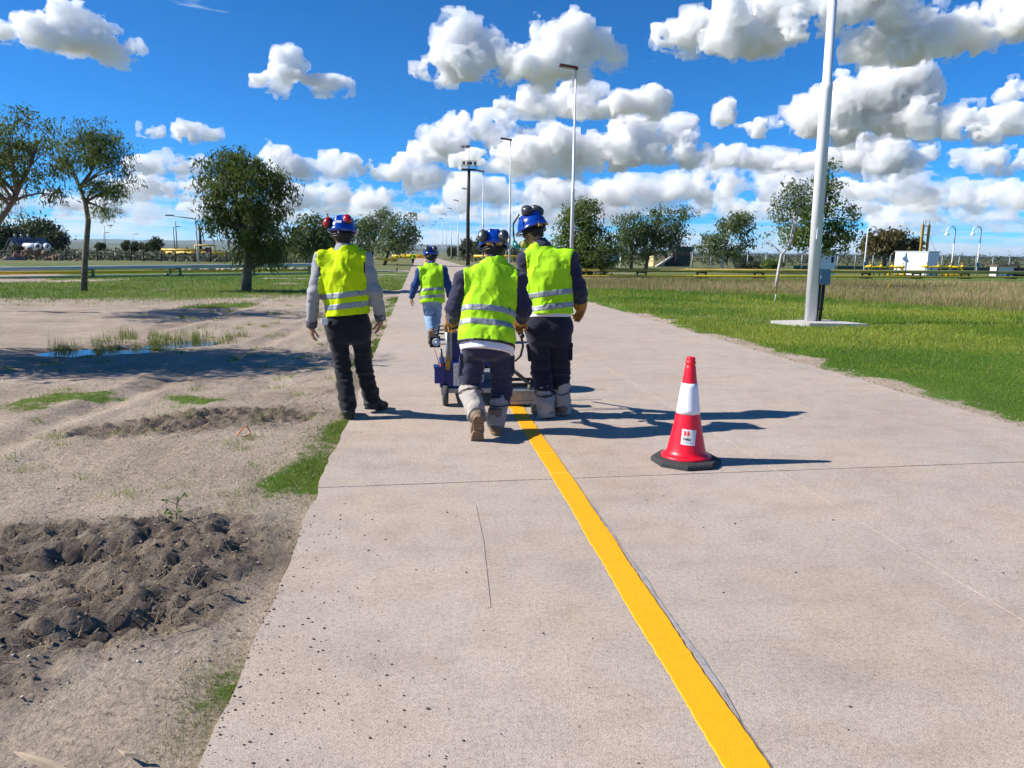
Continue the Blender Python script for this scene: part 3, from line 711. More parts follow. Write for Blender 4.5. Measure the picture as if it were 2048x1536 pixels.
def person(nm, label, J, cfg):
    """J: joints as world points; cfg: look and proportions"""
    J = {k: A_(v) for k, v in J.items()}; V = cfg
    base = (J['ankL']+J['ankR'])/2; base[2] = 0
    root = empty('person', tuple(base)); tag(root, label, 'person', V.get('group'))
    for k in J: J[k] = J[k]-base
    sc = V.get('s', 1.0); h0 = V.get('h', .0075)
    P = J['pelvis']; C = J['chest']; NK = J['neck']; HD = J['head']; right = nrm(J['shR']-J['shL']); up = nrm(C-P); fwd = nrm(np.cross(up, right))
    face = nrm(V.get('face', fwd)); fr = nrm(np.cross(face, (0, 0, 1))); hup = nrm(V.get('headup', NK*0+A_((0, 0, 1))))
    fr = nrm(np.cross(face, hup)); face = nrm(np.cross(hup, fr)); HM = np.stack([fr, face, hup])         # rows: right, forward, up
    allp = np.stack(list(J.values())); lo = allp.min(0)-.25; hi = allp.max(0)+.22; lo[2] = -.02
    Mh = Matrix([list(map(float, r)) for r in HM]).transposed()
    tw, td = V.get('tw', .2), V.get('td', .12)     # half width / depth of the torso at the chest
    hipw = V.get('hipw', .17)
    mid = (P+C)/2
    def limb(s, a, b, c, ra, rb, rc, k=.04): s.cone(a, b, ra, rb, k=k); s.cone(b, c, rb, rc, k=k)
    # -------- body: one continuous skin under the clothes
    s = SDF(lo, hi, .0085)
    s.loft([(P-up*.06, hipw*.86, .095), (P+up*.06, hipw*.84, .092), (mid, tw*.74, td*.78), (C, tw*.84, td*.84), ((C+NK)/2+up*.02, tw*.62, td*.6)], right, k=.03)
    s.cone(NK-up*.05, HD-hup*.05, .055, .05, k=.03)
    s.ell(HD, (.076, .096, .115), HM, k=.02); s.ell(HD+face*.035-hup*.055, (.055, .062, .065), HM, k=.03)
    s.cone(HD+face*.092+hup*.02, HD+face*.112-hup*.022, .008, .014, k=.012)                                   # nose
    for q in (-1, 1):
        s.ell(HD+fr*q*.076-face*.005-hup*.012, (.010, .022, .032), HM, k=.008)                                 # ears
        s.ell(HD+fr*q*.030+face*.090+hup*.012, (.016, .012, .009), HM, k=.006, cut=True)                       # eye sockets
        s.ell(HD+fr*q*.030+face*.082+hup*.012, (.012, .012, .010), HM, k=.002)
    s.ell(HD+face*.100-hup*.055, (.022, .010, .004), HM, k=.004, cut=True)                                     # mouth
    ar = V.get('arm', (.05, .042, .03))
    for q in 'LR':
        limb(s, J['sh'+q], J['el'+q], J['wr'+q], ar[0], ar[1], ar[2])
        limb(s, J['hip'+q], J['kn'+q], J['ank'+q], .066, .040, .030, k=.05)
        an = J['ank'+q]; ft = V['foot'+q]; s.cone(an, an+nrm(ft[0])*.14-nrm(ft[1])*.045, .034, .028, k=.03)
        hd = V['hand'+q]
        if not hd.get('glove'): hand(s, J['wr'+q], hd['d'], hd['p'], hd['t'], hd.get('curl', .5), .95*sc, k=.010)
    link('body', s.mesh('body'), M_skin, root)
    # -------- hair
    s = SDF(HD-.17, HD+.17, .006); s.ell(HD-face*.006+hup*.004, (.083, .100, .121), HM, k=.01)
    s.halfspace(HD+face*.012+hup*.03, nrm(face*1.0-hup*.5)); s.halfspace(HD-hup*V.get('hairlen', .06), -hup+face*.15); s.crumple(.004, 9, 2)
    link('hair', s.mesh('hair'), V.get('hairmat', M_hair), root)
    # -------- trousers
    tr = V['tr']; s = SDF(lo, hi, h0)
    s.loft([(P-up*.07, hipw*1.0, .125), (P+up*.02, hipw*1.02, .128), (P+up*.12, hipw*.94, .118)], right, k=.04)
    gl = V.get('glut', .115)
    for q, sg in (('L', -1), ('R', 1)):
        H_, K_, A2 = J['hip'+q], J['kn'+q], J['ank'+q]
        s.cone(H_-fwd*.035+up*.02, H_-fwd*.03-(0, 0, .06), gl, tr[0]*.92, k=.045)
        s.cone(H_, K_, tr[0], tr[1], k=.03)
        if V.get('gaiter'):
            t0 = V['gaiter'+q][0]; s.cone(K_, K_+(A2-K_)*(t0+.04), tr[1], tr[1]*.94, k=.015); s.cone(K_+(A2-K_)*(t0+.04), K_+(A2-K_)*.96, .056, .05, k=.01)
        else: s.cone(K_, K_+(A2-K_)*.96, tr[1], tr[2], k=.012)
    s.crumple(V.get('tw_amp', .0028), 6.5, 1, (1.4, 1.4, 2.6)); s.crumple(.0045, 7.5, 2, (.7, .7, 3.2), mask=lambda p: np.exp(-((p[:, 2]-J['knL'][2])/.16)**2)+.6*np.exp(-((p[:, 2]-.15)/.12)**2))
    s.halfspace(P+up*.13, up)
    for q in 'LR':
        A2 = J['ank'+q]; ax = nrm(A2-J['kn'+q]); e = A2+ax*V.get('cuff', .02)
        m_, pp = None, None
        sl, g = s.block(e-.16, e+.16, 0.0); dd = (g-e)@ax; wi = np.linalg.norm((g-e)-dd[..., None]*ax, axis=-1)
        s.v[sl] = np.where(wi < .15, np.maximum(s.v[sl], dd), s.v[sl])
    trv = s.v.copy(); tro = link('trousers', s.mesh('trousers'), V['trmat'], root)
    for q, sg in (('L', -1), ('R', 1)):
        if V.get('pocket'):
            c = J['hip'+q]*.45+J['kn'+q]*.55; o = right*sg*(tr[0]*.86)
            mb = MB(); ax = nrm(J['kn'+q]-J['hip'+q]); Mx = Matrix([list(map(float, fwd)), list(map(float, np.cross(ax, fwd))), list(map(float, -ax))]).transposed()
            mb.box(Vector(c+o), (.13, .045, .15), M=Mx, bev=.015); mb.box(Vector(c+o-ax*.07), (.14, .052, .05), M=Mx, bev=.012); mb.build('cargo_pocket', V['trmat'], tro)
    # -------- jacket or shirt: torso and sleeves in one
    s = SDF(lo, hi, h0)
    jr = V.get('jr', (.066, .058, .046))
    hem = V.get('hem', .06)
    s.loft([(P+up*(hem-.1), hipw*1.05, .130), (P+up*.1, hipw*1.04, .13), (mid, tw*.96, td*1.06), (C, tw*1.0, td*1.08), (C*.5+NK*.5+up*.01, tw*.80, td*.82), (NK-up*.015, .085, .075)], right, k=.03)
    s.cone(NK-up*.04, NK+nrm(HD-NK)*.03, .07, .064, k=.02)
    for q in 'LR':
        s.cone(NK-up*.075, J['sh'+q]-nrm(J['sh'+q]-NK)*.01, .062, jr[0], k=.05); s.cone(C*.35+J['sh'+q]*.65, J['sh'+q], jr[0], jr[0], k=.05); limb(s, J['sh'+q], J['el'+q], J['wr'+q]+(J['wr'+q]-J['el'+q])*-.02, *jr, k=.035)
    s.crumple(.0045, 6, 3, (1.5, 1.5, 2.2)); s.crumple(.006, 7, 4, (1, 1, 2.8), mask=lambda p: np.maximum(np.exp(-(((p-J['elL'])**2).sum(-1))/.012), np.exp(-(((p-J['elR'])**2).sum(-1))/.012)))
    g = s.grid(); hz_ = (g-P)@up; s.v = np.where(np.abs((g-P)@right) < hipw*1.22, np.maximum(s.v, hem-hz_), s.v)
    for q in 'LR':
        W_ = J['wr'+q]; ax = nrm(W_-J['el'+q]); e = W_-ax*.005; sl, g = s.block(e-.1, e+.1, 0.0); dd = (g-e)@ax; wi = np.linalg.norm((g-e)-dd[..., None]*ax, axis=-1)
        s.v[sl] = np.where(wi < .095, np.maximum(s.v[sl], dd), s.v[sl])
    # neck opening
    s.cone(NK+nrm(HD-NK)*.0, HD, .056, .06, k=.004, cut=True)
    jv = s.v.copy(); jk = link(V.get('jname', 'jacket'), s.mesh('jacket'), V['jmat'], root)
    if V.get('cuffs'):
        for q in 'LR':
            ax = nrm(J['wr'+q]-J['el'+q]); mb = MB(); a = J['wr'+q]-ax*.055; b = J['wr'+q]+ax*.012; mb.tube([a, a+ax*.01, b-ax*.008, b], [jr[2]*1.05, jr[2]*1.09, jr[2]*1.03, jr[2]*.9], 16); mb.build('cuff', V['cuffs'], jk)
    if V.get('collar'):
        s = SDF(NK-.16, NK+.16, .006); s.cone(NK-up*.01, NK+nrm(HD-NK)*.045, .086, .066, k=.01); s.cone(NK-nrm(HD-NK)*.08, HD, .052, .055, k=.003, cut=True); s.halfspace(NK+nrm(HD-NK)*.05-face*.0, nrm(HD-NK)); s.halfspace(NK-up*.02, -up); link('collar', s.mesh('collar'), V['collar'], jk)
    # -------- undershirt tail below the vest
    if V.get('tail'):
        s = SDF(lo, hi, h0); s.loft([(P+up*(V['tail'][0]-.1), hipw*1.10, .14), (P+up*(V['tail'][1]+.1), hipw*1.08, .136)], right, k=.01); s.v = np.minimum(s.v, trv-.006); s.crumple(.004, 6, 6); s.halfspace(P+up*V['tail'][0], -up); s.halfspace(P+up*V['tail'][1], up)
        link('shirt_tail', s.mesh('shirt_tail'), M_white, root)
    # -------- vest
    vh = V['vhem']; s = SDF(lo, hi, h0)
    vo = V.get('vo', .016)
    s.loft([(P+up*(vh-.12), hipw*1.09+vo+V.get('flare', .01), .14+vo), (P+up*.12, hipw*1.04+vo, .132+vo), (mid, tw*.98+vo, td*1.07+vo), (C, tw*1.0+vo, td*1.08+vo), (C*.5+NK*.5+up*.01, tw*.84+vo, td*.86+vo), (NK-up*.02, .10+vo, .085+vo)], right, k=.02)
    for q in 'LR': s.cone(NK-up*.07, J['sh'+q], .062+vo*.7, jr[0]+vo*.6, k=.05)
    s.crumple(.0075, 3.2, 5+V.get('seed', 0), (1.6, 1.6, .55)); s.crumple(.0035, 8, 6+V.get('seed', 0), (1.5, 1.5, .8))
    i_, p_ = s.near(.06); f_ = n3(p_*A_((1.3, 1.3, .8))+p_[:, [2, 0, 1]]*.5, 3.4, 21+V.get('seed', 0)); s.v[i_] -= .0065*np.clip(1-np.abs(f_)/.22, 0, 1)
    drape = lambda p: np.exp(-((((p-P)@up)-vh-.08)/.10)**2)
    s.crumple(.006, 4.5, 9, (2.4, 2.4, .4), mask=drape)
    g = s.grid(); sd = (g-C)@right; hz = (g-P)@up; Lt = float((NK-P)@up)
    aw = V.get('aw', .185)                      # armholes: half width of the vest at the chest, wider below and at the shoulder
    t = hz/Lt; lim = np.where(t > .52, aw+.045*np.clip((t-.74)/.2, 0, 1)**1.5+.06*np.clip((.60-t)/.08, 0, 1), 9)
    s.v = np.minimum(s.v, np.maximum(trv-.014, np.abs(sd)-hipw*1.3))
    s.v = np.minimum(s.v, np.maximum(jv-.008, np.maximum(np.abs(sd)-np.minimum(lim, tw+.004), .41-t)))
    s.v = np.maximum(s.v, np.abs(sd)-lim)
    s.v = np.maximum(s.v, (vh-hz)+.012*np.sin(sd*14+V.get('seed', 0))*0-0.0)
    s.cone(NK-up*.03, NK+up*.2, .084, .13, k=.01, cut=True)
    s.cone(NK+fwd*.10-up*.12, NK+fwd*.09+up*.12, .035, .10, k=.008, cut=True)                                 # v neck in front
    vv = s.v.copy(); vest = link('vest', s.mesh('vest'), V['vmat'], root)
    for (z0, slope) in V['strips']:
        s.v = np.maximum(vv-.0035, np.abs(hz-z0-slope*sd)-.026*sc); link('reflective_strip', s.mesh('reflective_strip'), M_strip, vest)
    if V.get('trim'):
        s.v = np.maximum(vv-.003, np.abs(hz-vh-.006)-.010); link('hem_trim', s.mesh('hem_trim'), V['trim'], vest)
    for sg in (-1, 1):
        s.v = np.maximum(np.maximum(vv-.0025, (aw-.012)-sg*sd), np.maximum(np.maximum(.64-t, t-.80), np.abs(sd)-aw-.06)); link('armhole_trim', s.mesh('armhole_trim'), V.get('atrim', V['vmat']), vest)
    # -------- gaiters
    if V.get('gaiter'):
        for q in 'LR':
            K_, A2 = J['kn'+q], J['ank'+q]; ax = nrm(A2-K_); Ls = float(np.linalg.norm(A2-K_)); t0, t1, r0, r1 = V['gaiter'+q]
            s = SDF(np.minimum(K_, A2)-.15, np.maximum(K_, A2)+.15, .0065); a = K_+ax*Ls*t0; b = K_+ax*Ls*t1
            s.cone(a-ax*.05, b+ax*.05, r0, r1, k=0); s.crumple(.006, 5, 3, (1, 1, 1.8)); s.crumple(.003, 14, 4)
            i, pz = s.near(.08); th = np.arctan2((pz-a)@right, (pz-a)@fwd); s.v[i] += .006*np.maximum(0, np.cos(th*1-2.0))**6     # overlap flap
            nt_ = nrm(-ax+right*V.get('gslant'+q, .25)); s.halfspace(a, nt_); s.halfspace(b, ax)
            gt = link('gaiter', s.mesh('gaiter'), M_gaiter, root)
            mb = MB(); c0 = a+ax*.06; pts = [c0+(right*math.cos(x)+nrm(np.cross(ax, right))*math.sin(x))*(r0+.006)+ax*.05*math.sin(x) for x in np.linspace(0, 2*math.pi, 20)]
            mb.tube(pts, .005, 6); mb.build('strap', M_black, gt)
    # -------- feet
    for q in 'LR':
        d, u = V['foot'+q]; Mb = frame(Vector(map(float, d)), Vector(map(float, u))); A2 = Vector(map(float, J['ank'+q]))
        o = link('boot', BOOT_UP.copy(), V['boot'], root); o.matrix_local = Matrix.Translation(A2-Mb@Vector((0, .02, .09*sc)))@Mb.to_4x4()@Matrix.Scale(sc*V.get('bs', 1.06), 4)
        so = link('sole', BOOT_SOLE.copy(), V['sole'], o)
    # -------- gloves
    for q in 'LR':
        hd = V['hand'+q]
        if hd.get('glove'):
            W_ = J['wr'+q]; s = SDF(W_-.24, W_+.24, .0055); hand(s, W_, hd['d'], hd['p'], hd['t'], hd.get('curl', .5), 1.1, k=.008, fat=.0035); ax = nrm(W_-J['el'+q])
            s.cone(W_-ax*.09, W_+ax*.01, jr[2]+.018, jr[2]+.004, k=.02); s.crumple(.003, 14, 3); s.halfspace(W_-ax*.07, -ax)
            link('glove', s.mesh('glove'), hd['glove'], root)
    # -------- helmet in the frame of the head
    hs = SDF((-.16, -.2, -.09), (.16, .24, .17), .005)
    hs.ell((0, -.005, .0), (.128, .152, .142), k=.01); hs.halfspace((0, 0, -.012), (0, .10, -1)); 
    hs.cone((-.03, -.10, .10), (-.03, .08, .12), .018, .018, k=.02); hs.cone((.03, -.10, .10), (.03, .08, .12), .018, .018, k=.02)
    sl, g = hs.block((-.2, -.2, -.05), (.2, .25, .05)); rim = np.sqrt((g[..., 0]/.140)**2+((g[..., 1]-.012)/.176)**2)-1
    hs.join(sl, np.maximum(rim*.14, np.abs(g[..., 2]+.010+.12*g[..., 1]*.2)-.006), .012)
    hs.ell((0, -.005, -.01), (.118, .142, .128), k=.004, cut=True)
    HT = Matrix.Translation(Vector(map(float, HD))+Mh@Vector(V.get('hoff', (0, 0, .035))))@(Mh@Matrix.Rotation(R_(V.get('htilt', -4)), 3, 'X')).to_4x4()@Matrix.Scale(V.get('hsc', .96), 4)
    he = link('helmet', hs.mesh('helmet'), M_helm, root); he.matrix_local = HT
    mb = MB(); 
    for z in (-.035, -.055):
        mb.tube([(.098*math.cos(a), -.01+.118*math.sin(a), z-.012*(math.sin(a) < -.3)) for a in np.linspace(0, 2*math.pi, 28)], .008, 6)
    mb.build('headband', M_black, he)
    mb = MB(); mb.box((0, -.128, -.045), (.05, .022, .036), bev=.008); mb.lathe([(.0, .014), (.020, .012), (.022, 0)], 14, (0, -.138, -.045), Matrix.Rotation(R_(90), 3, 'X')); mb.build('ratchet', V.get('ratchet', M_black), he)
    if V.get('nape'): mb = MB(); mb.prism([(-.07, -.010), (.07, -.010), (.06, .026), (-.06, .026)], -.006, .006, M=Matrix.Rotation(R_(90), 3, 'X'), c=(0, -.142, -.03)); mb.build('nape_pad', V['nape'], he)
    for (c, ax, cm) in V.get('cups', []):
        cq = Vector(c); D_ = Vector(ax).normalized(); Q = D_.to_track_quat('Z', 'Y').to_matrix(); r = V.get('cupr', .052)
        mb = MB(); mb.lathe([(0, .036), (.020, .035), (.034, .030), (.043, .019), (.047, .004), (.045, 0)], 20, cq, Q@Matrix.Diagonal((r/.052*.86, r/.052*1.12, r/.052))); cu = mb.build('earmuff_cup', cm, he)
        mb = MB(); mb.lathe([(.043, .0), (.048, -.004), (.047, -.020), (.032, -.024), (.0, -.015)], 20, cq, Q@Matrix.Diagonal((r/.052*.86, r/.052*1.12, r/.052))); mb.build('cushion', M_black, cu)
        mb = MB(); e = Vector((math.copysign(.128, c[0]), -.01, -.005)); up_ = cq+D_*.03
        mb.tube([e, e*.5+up_*.5+Vector((math.copysign(.03, c[0]), 0, .02)), up_, cq+D_*.034], .0045, 6); mb.build('arm', M_black, cu)
    if V.get('sticker'): mb = MB(); mb.prism([(-.028, -.010), (.028, -.010), (.028, .012), (-.028, .012)], 0, .003, M=Matrix.Rotation(R_(72), 3, 'X'), c=(-.012, -.143, .055)); mb.build('sticker', M_white, he)
    mb = MB()
    for q in (-1, 1): mb.tube([(.10*q, .02, -.03), (.085*q, .03, -.10), (.04*q, .05, -.155), (0, .055, -.165)], .004, 6)
    mb.build('chin_strap', M_black, he)
    return root, J, he, Mh, HT

def build_people():
    G = 'road workers in hi-vis vests and blue helmets'
    z0 = (0, 0, 1); fwd = (0, 1, 0)
    # ---- worker on the left, hands by the sides
    Y = 6.84; a = lambda x, y, d=0.0: at(x, y, Y+d)
    J = dict(pelvis=a(697, 640), chest=a(686, 545, .02), neck=a(687, 500, .05), head=a(686, 468, .09), shL=a(643, 521, .02), shR=a(729, 521, .02),
             elL=a(629, 586, -.02), elR=a(749, 584, -.02), wrL=a(623, 652, .06), wrR=a(761, 638, .06),
             hipL=a(673, 656), hipR=a(721, 656), knL=a(686, 742, .05), knR=a(729, 738, .08), ankL=a(697, 828, -.02), ankR=a(744, 806, .26))
    J['ankL'].z = .10; J['ankR'].z = .115
    P1 = person('p', 'worker in grey sweatshirt and black trousers wearing red ear defenders on a blue helmet', J,
        dict(group=G, tw=.205, td=.128, hipw=.178, tr=(.090, .075, .080), trmat=M_blackjean, jmat=M_grey, jname='sweatshirt', cuffs=mat('dark_grey_rib', (.09, .092, .10), rough=.95), collar=M_grey, jr=(.068, .064, .048), hem=.10,
             vhem=.045, vmat=M_vest1, atrim=M_black, strips=((.225, .03), (.128, .03)), footL=((-.05, 1, 0), z0), footR=((.55, .9, -.22), (.1, .2, 1)), boot=M_blackshoe, sole=M_black, cuff=.055, glut=.10,
             handL=dict(d=(-.02, .1, -1), p=(.9, .45, 0), t=1, curl=.55), handR=dict(d=(-.1, .25, -1), p=(-.9, .35, 0), t=-1, curl=.5), seed=1, aw=.196, flare=-.012,
             face=(.1, 1, -.05), htilt=-8, hoff=(0, -.005, .03), cups=(((-.118, -.10, .055), (-.75, -.5, .35), M_red), ((.062, -.108, .085), (.35, -.62, .75), M_red)), sticker=True, hairlen=.075))
    mb = MB(); r = P1[0]; p = at(649, 643, Y-.12)-r.location; mb.box(p, (.055, .012, .06), rz=.3, bev=.003); mb.build('paper_tag', M_white, r)
    # ---- worker pushing the machine, seen from behind
    Y = 6.12; a = lambda x, y, d=0.0: at(x, y, Y+d)
    J = dict(pelvis=a(974, 668, .02), chest=a(980, 588, .15), neck=a(984, 527, .22), head=a(987, 499, .29), shL=a(927, 561, .16), shR=a(1034, 561, .16),
             elL=a(908, 618, .12), elR=a(1047, 618, .12), wrL=a(905, 641, .38), wrR=a(1041, 641, .38),
             hipL=a(949, 680, .02), hipR=a(1000, 680, .02), knL=a(940, 776, .10), knR=a(1004, 778, .14), ankL=a(955, 836, -.22), ankR=a(991, 862, .0))
    J['ankR'].z = .10
    P2 = person('p', 'worker in grey leg guards pushing the marking machine, seen squarely from behind', J,
        dict(group=G, tw=.215, td=.13, hipw=.19, glut=.112, tr=(.106, .088, .08), trmat=M_navy, jmat=M_navy, jr=(.074, .066, .056), hem=.13, vhem=-.098, vmat=M_vest2, trim=M_black, tail=(-.155, -.08), strips=((.178, 0), (.063, 0)), vo=.02, flare=.016,
             footL=((.0, .42, -.95), (.03, 1, .42)), footR=((.05, 1, 0), z0), boot=M_brownboot, sole=M_sole, pocket=True, gaiter=True, gaiterL=(.02, .90, .094, .084), gaiterR=(.26, 1.15, .088, .076), gslantL=.1, gslantR=-.35, cuff=.0,
             handL=dict(d=(.05, .85, -.35), p=(.1, -.3, -1), t=1, curl=.95, glove=M_glove), handR=dict(d=(-.05, .85, -.35), p=(-.1, -.3, -1), t=-1, curl=.95, glove=M_glove), seed=2, aw=.218,
             face=(.05, 1, -.35), headup=(.03, .30, 1), htilt=0, nape=M_yel, cupr=.056, cups=(((-.098, -.125, .045), (-.55, -.8, .2), M_darkgrey), ((.082, -.135, .045), (.35, -.9, .2), M_darkgrey)), hairlen=.07))
    # ---- tall worker on the right, head turned to the machine
    Y = 6.76; a = lambda x, y, d=0.0: at(x, y, Y+d)
    J = dict(pelvis=a(1098, 640), chest=a(1098, 545, .04), neck=a(1084, 492, .10), head=a(1066, 462, .16), shL=a(1052, 521, .10), shR=a(1138, 519, .02),
             elL=a(1043, 583, .16), elR=a(1158, 580, -.02), wrL=a(1040, 640, .30), wrR=a(1161, 610, .10),
             hipL=a(1075, 660), hipR=a(1121, 660), knL=a(1083, 744, .05), knR=a(1121, 742, .06), ankL=a(1092, 818, -.04), ankR=a(1124, 808, .06))
    J['ankL'].z = .10; J['ankR'].z = .105
    P3 = person('p', 'tall worker with goggles on the helmet, head turned towards the marking machine', J,
        dict(group=G, tw=.20, td=.13, hipw=.188, tr=(.105, .092, .080), trmat=M_navy2, jmat=M_navy, jr=(.078, .070, .058), hem=.06, vhem=.055, vmat=M_vest2, atrim=M_vest1, strips=((.235, .12), (.115, .12)), tail=(.028, .08), vo=.018, flare=0.0,
             footL=((-.35, .95, 0), z0), footR=((.15, 1, 0), z0), boot=M_brownboot, sole=M_sole, pocket=True, gaiter=True, gaiterL=(.40, 1.30, .084, .084), gaiterR=(.32, 1.28, .084, .084), gslantL=.1, gslantR=.1, cuff=-.05,
             handL=dict(d=(.1, .9, -.4), p=(.2, -.3, -1), t=1, curl=.8, glove=M_glove), handR=dict(d=(-.02, .25, -1), p=(-.8, -.5, -.1), t=-1, curl=.75, glove=M_glove2), seed=3, aw=.192,
             face=(-.62, .78, -.32), headup=(-.30, .22, 1), htilt=-2, nape=M_yel, cupr=.068, hairlen=.07, collar=M_navy,
             cups=(((-.05, -.05, .150), (-.30, -.45, .85), M_darkgrey), ((.078, -.06, .138), (.5, -.45, .75), M_darkgrey))))
    r, J3, he, Mh, HT = P3
    # half mask with filter, hanging strap and teal clip, fixed to head and helmet
    mb = MB(); mb.ball((0, .125, -.115), (.045, .04, .045)); mb.lathe([(.0, .03), (.034, .028), (.036, 0)], 16, (-.06, .115, -.125), Matrix.Rotation(R_(-80), 3, 'Y')); mb.lathe([(.0, .03), (.034, .028), (.036, 0)], 16, (.06, .115, -.125), Matrix.Rotation(R_(80), 3, 'Y')); mb.build('respirator', mat('olive_filter', (.30, .30, .06), rough=.6), he)
    mb = MB(); mb.tube([(-.075, .03, .15), (-.12, .10, .09), (-.125, .14, .0), (-.12, .16, -.07)], .007, 6); mb.tube([(-.06, .05, .15), (-.10, .13, .08), (-.11, .15, -.02)], .005, 6); mb.build('goggle_strap', M_black, he)
    mb = MB(); mb.tube([(-.12+.028*math.cos(t), .165, -.10+.036*math.sin(t)) for t in np.linspace(0, 2*math.pi, 18)], .009, 8); mb.tube([(-.10+.026*math.cos(t), .16, -.125+.018*math.sin(t)) for t in np.linspace(0, 2*math.pi, 14)], .008, 8); mb.build('teal_clip', M_teal, he)
    # ---- worker walking ahead
    Y = 12.75; a = lambda x, y, d=0.0: at(x, y, Y+d)
    J = dict(pelvis=a(864, 586), chest=a(863, 557, .05), neck=a(863, 530, .12), head=a(862, 513, .19), shL=a(841, 543, .05), shR=a(886, 541, .05),
             elL=a(829, 572, -.03), elR=a(896, 570, -.02), wrL=a(823, 596, .05), wrR=a(899, 594, .12),
             hipL=a(854, 590), hipR=a(874, 590), knL=a(858, 634, .1), knR=a(873, 633, .22), ankL=a(863, 664, -.26), ankR=a(868, 666, .34))
    J['ankR'].z = .10
    P4 = person('p', 'worker in faded blue jeans walking ahead of the machine', J,
        dict(group=G, h=.01, tw=.195, td=.125, hipw=.165, tr=(.098, .082, .072), trmat=M_bluejean, jmat=M_blueshirt, jname='shirt', collar=M_blueshirt, jr=(.070, .062, .048), hem=.08, vhem=-.165, vmat=M_vest2, strips=((.045, .05), (-.075, .05)), vo=.022, flare=.012,
             footL=((-.05, .45, -.9), (0, 1, .45)), footR=((.1, 1, 0), z0), boot=M_brownboot, sole=M_sole, handL=dict(d=(-.1, .1, -1), p=(.9, .3, 0), t=1, curl=.5), handR=dict(d=(.0, .3, -1), p=(-.9, .3, 0), t=-1, curl=.5), seed=4, aw=.192,
             face=(0, 1, -.2), headup=(0, .15, 1), cupr=.06, cups=(((-.062, -.12, .075), (-.25, -.8, .45), M_darkgrey), ((.062, -.12, .075), (.25, -.8, .45), M_darkgrey))))
    # ---- far walker by the barrier
    Y = 104.; a = lambda x, y, d=0.0: at(x, y, Y+d)
    J = dict(pelvis=a(825.5, 517.5), chest=a(825.5, 512.5, .05), neck=a(825.5, 508.6, .1), head=a(825.4, 506, .15), shL=a(822.5, 510.2), shR=a(828.5, 510.2), elL=a(821.2, 514.5), elR=a(830, 514.5), wrL=a(821.3, 517.5, .1), wrR=a(830, 517.5, .1),
             hipL=a(824.3, 518), hipR=a(826.7, 518), knL=a(824.6, 522, .1), knR=a(826.4, 522, .0), ankL=a(824.7, 526, .1), ankR=a(826.2, 525.6, -.2))
    person('p', 'far-off walker in a green vest on the road by the yellow barrier', J,
        dict(group=G, h=.02, trmat=M_blackjean, tr=(.1, .085, .075), jmat=M_navy, vhem=.0, vmat=M_vest2, strips=(), footL=((0, 1, 0), z0), footR=((0, 1, 0), z0), boot=M_blackshoe, sole=M_black,
             handL=dict(d=(0, 0, -1), p=(1, 0, 0), t=1), handR=dict(d=(0, 0, -1), p=(-1, 0, 0), t=-1), face=(0, 1, 0)))
build_people()
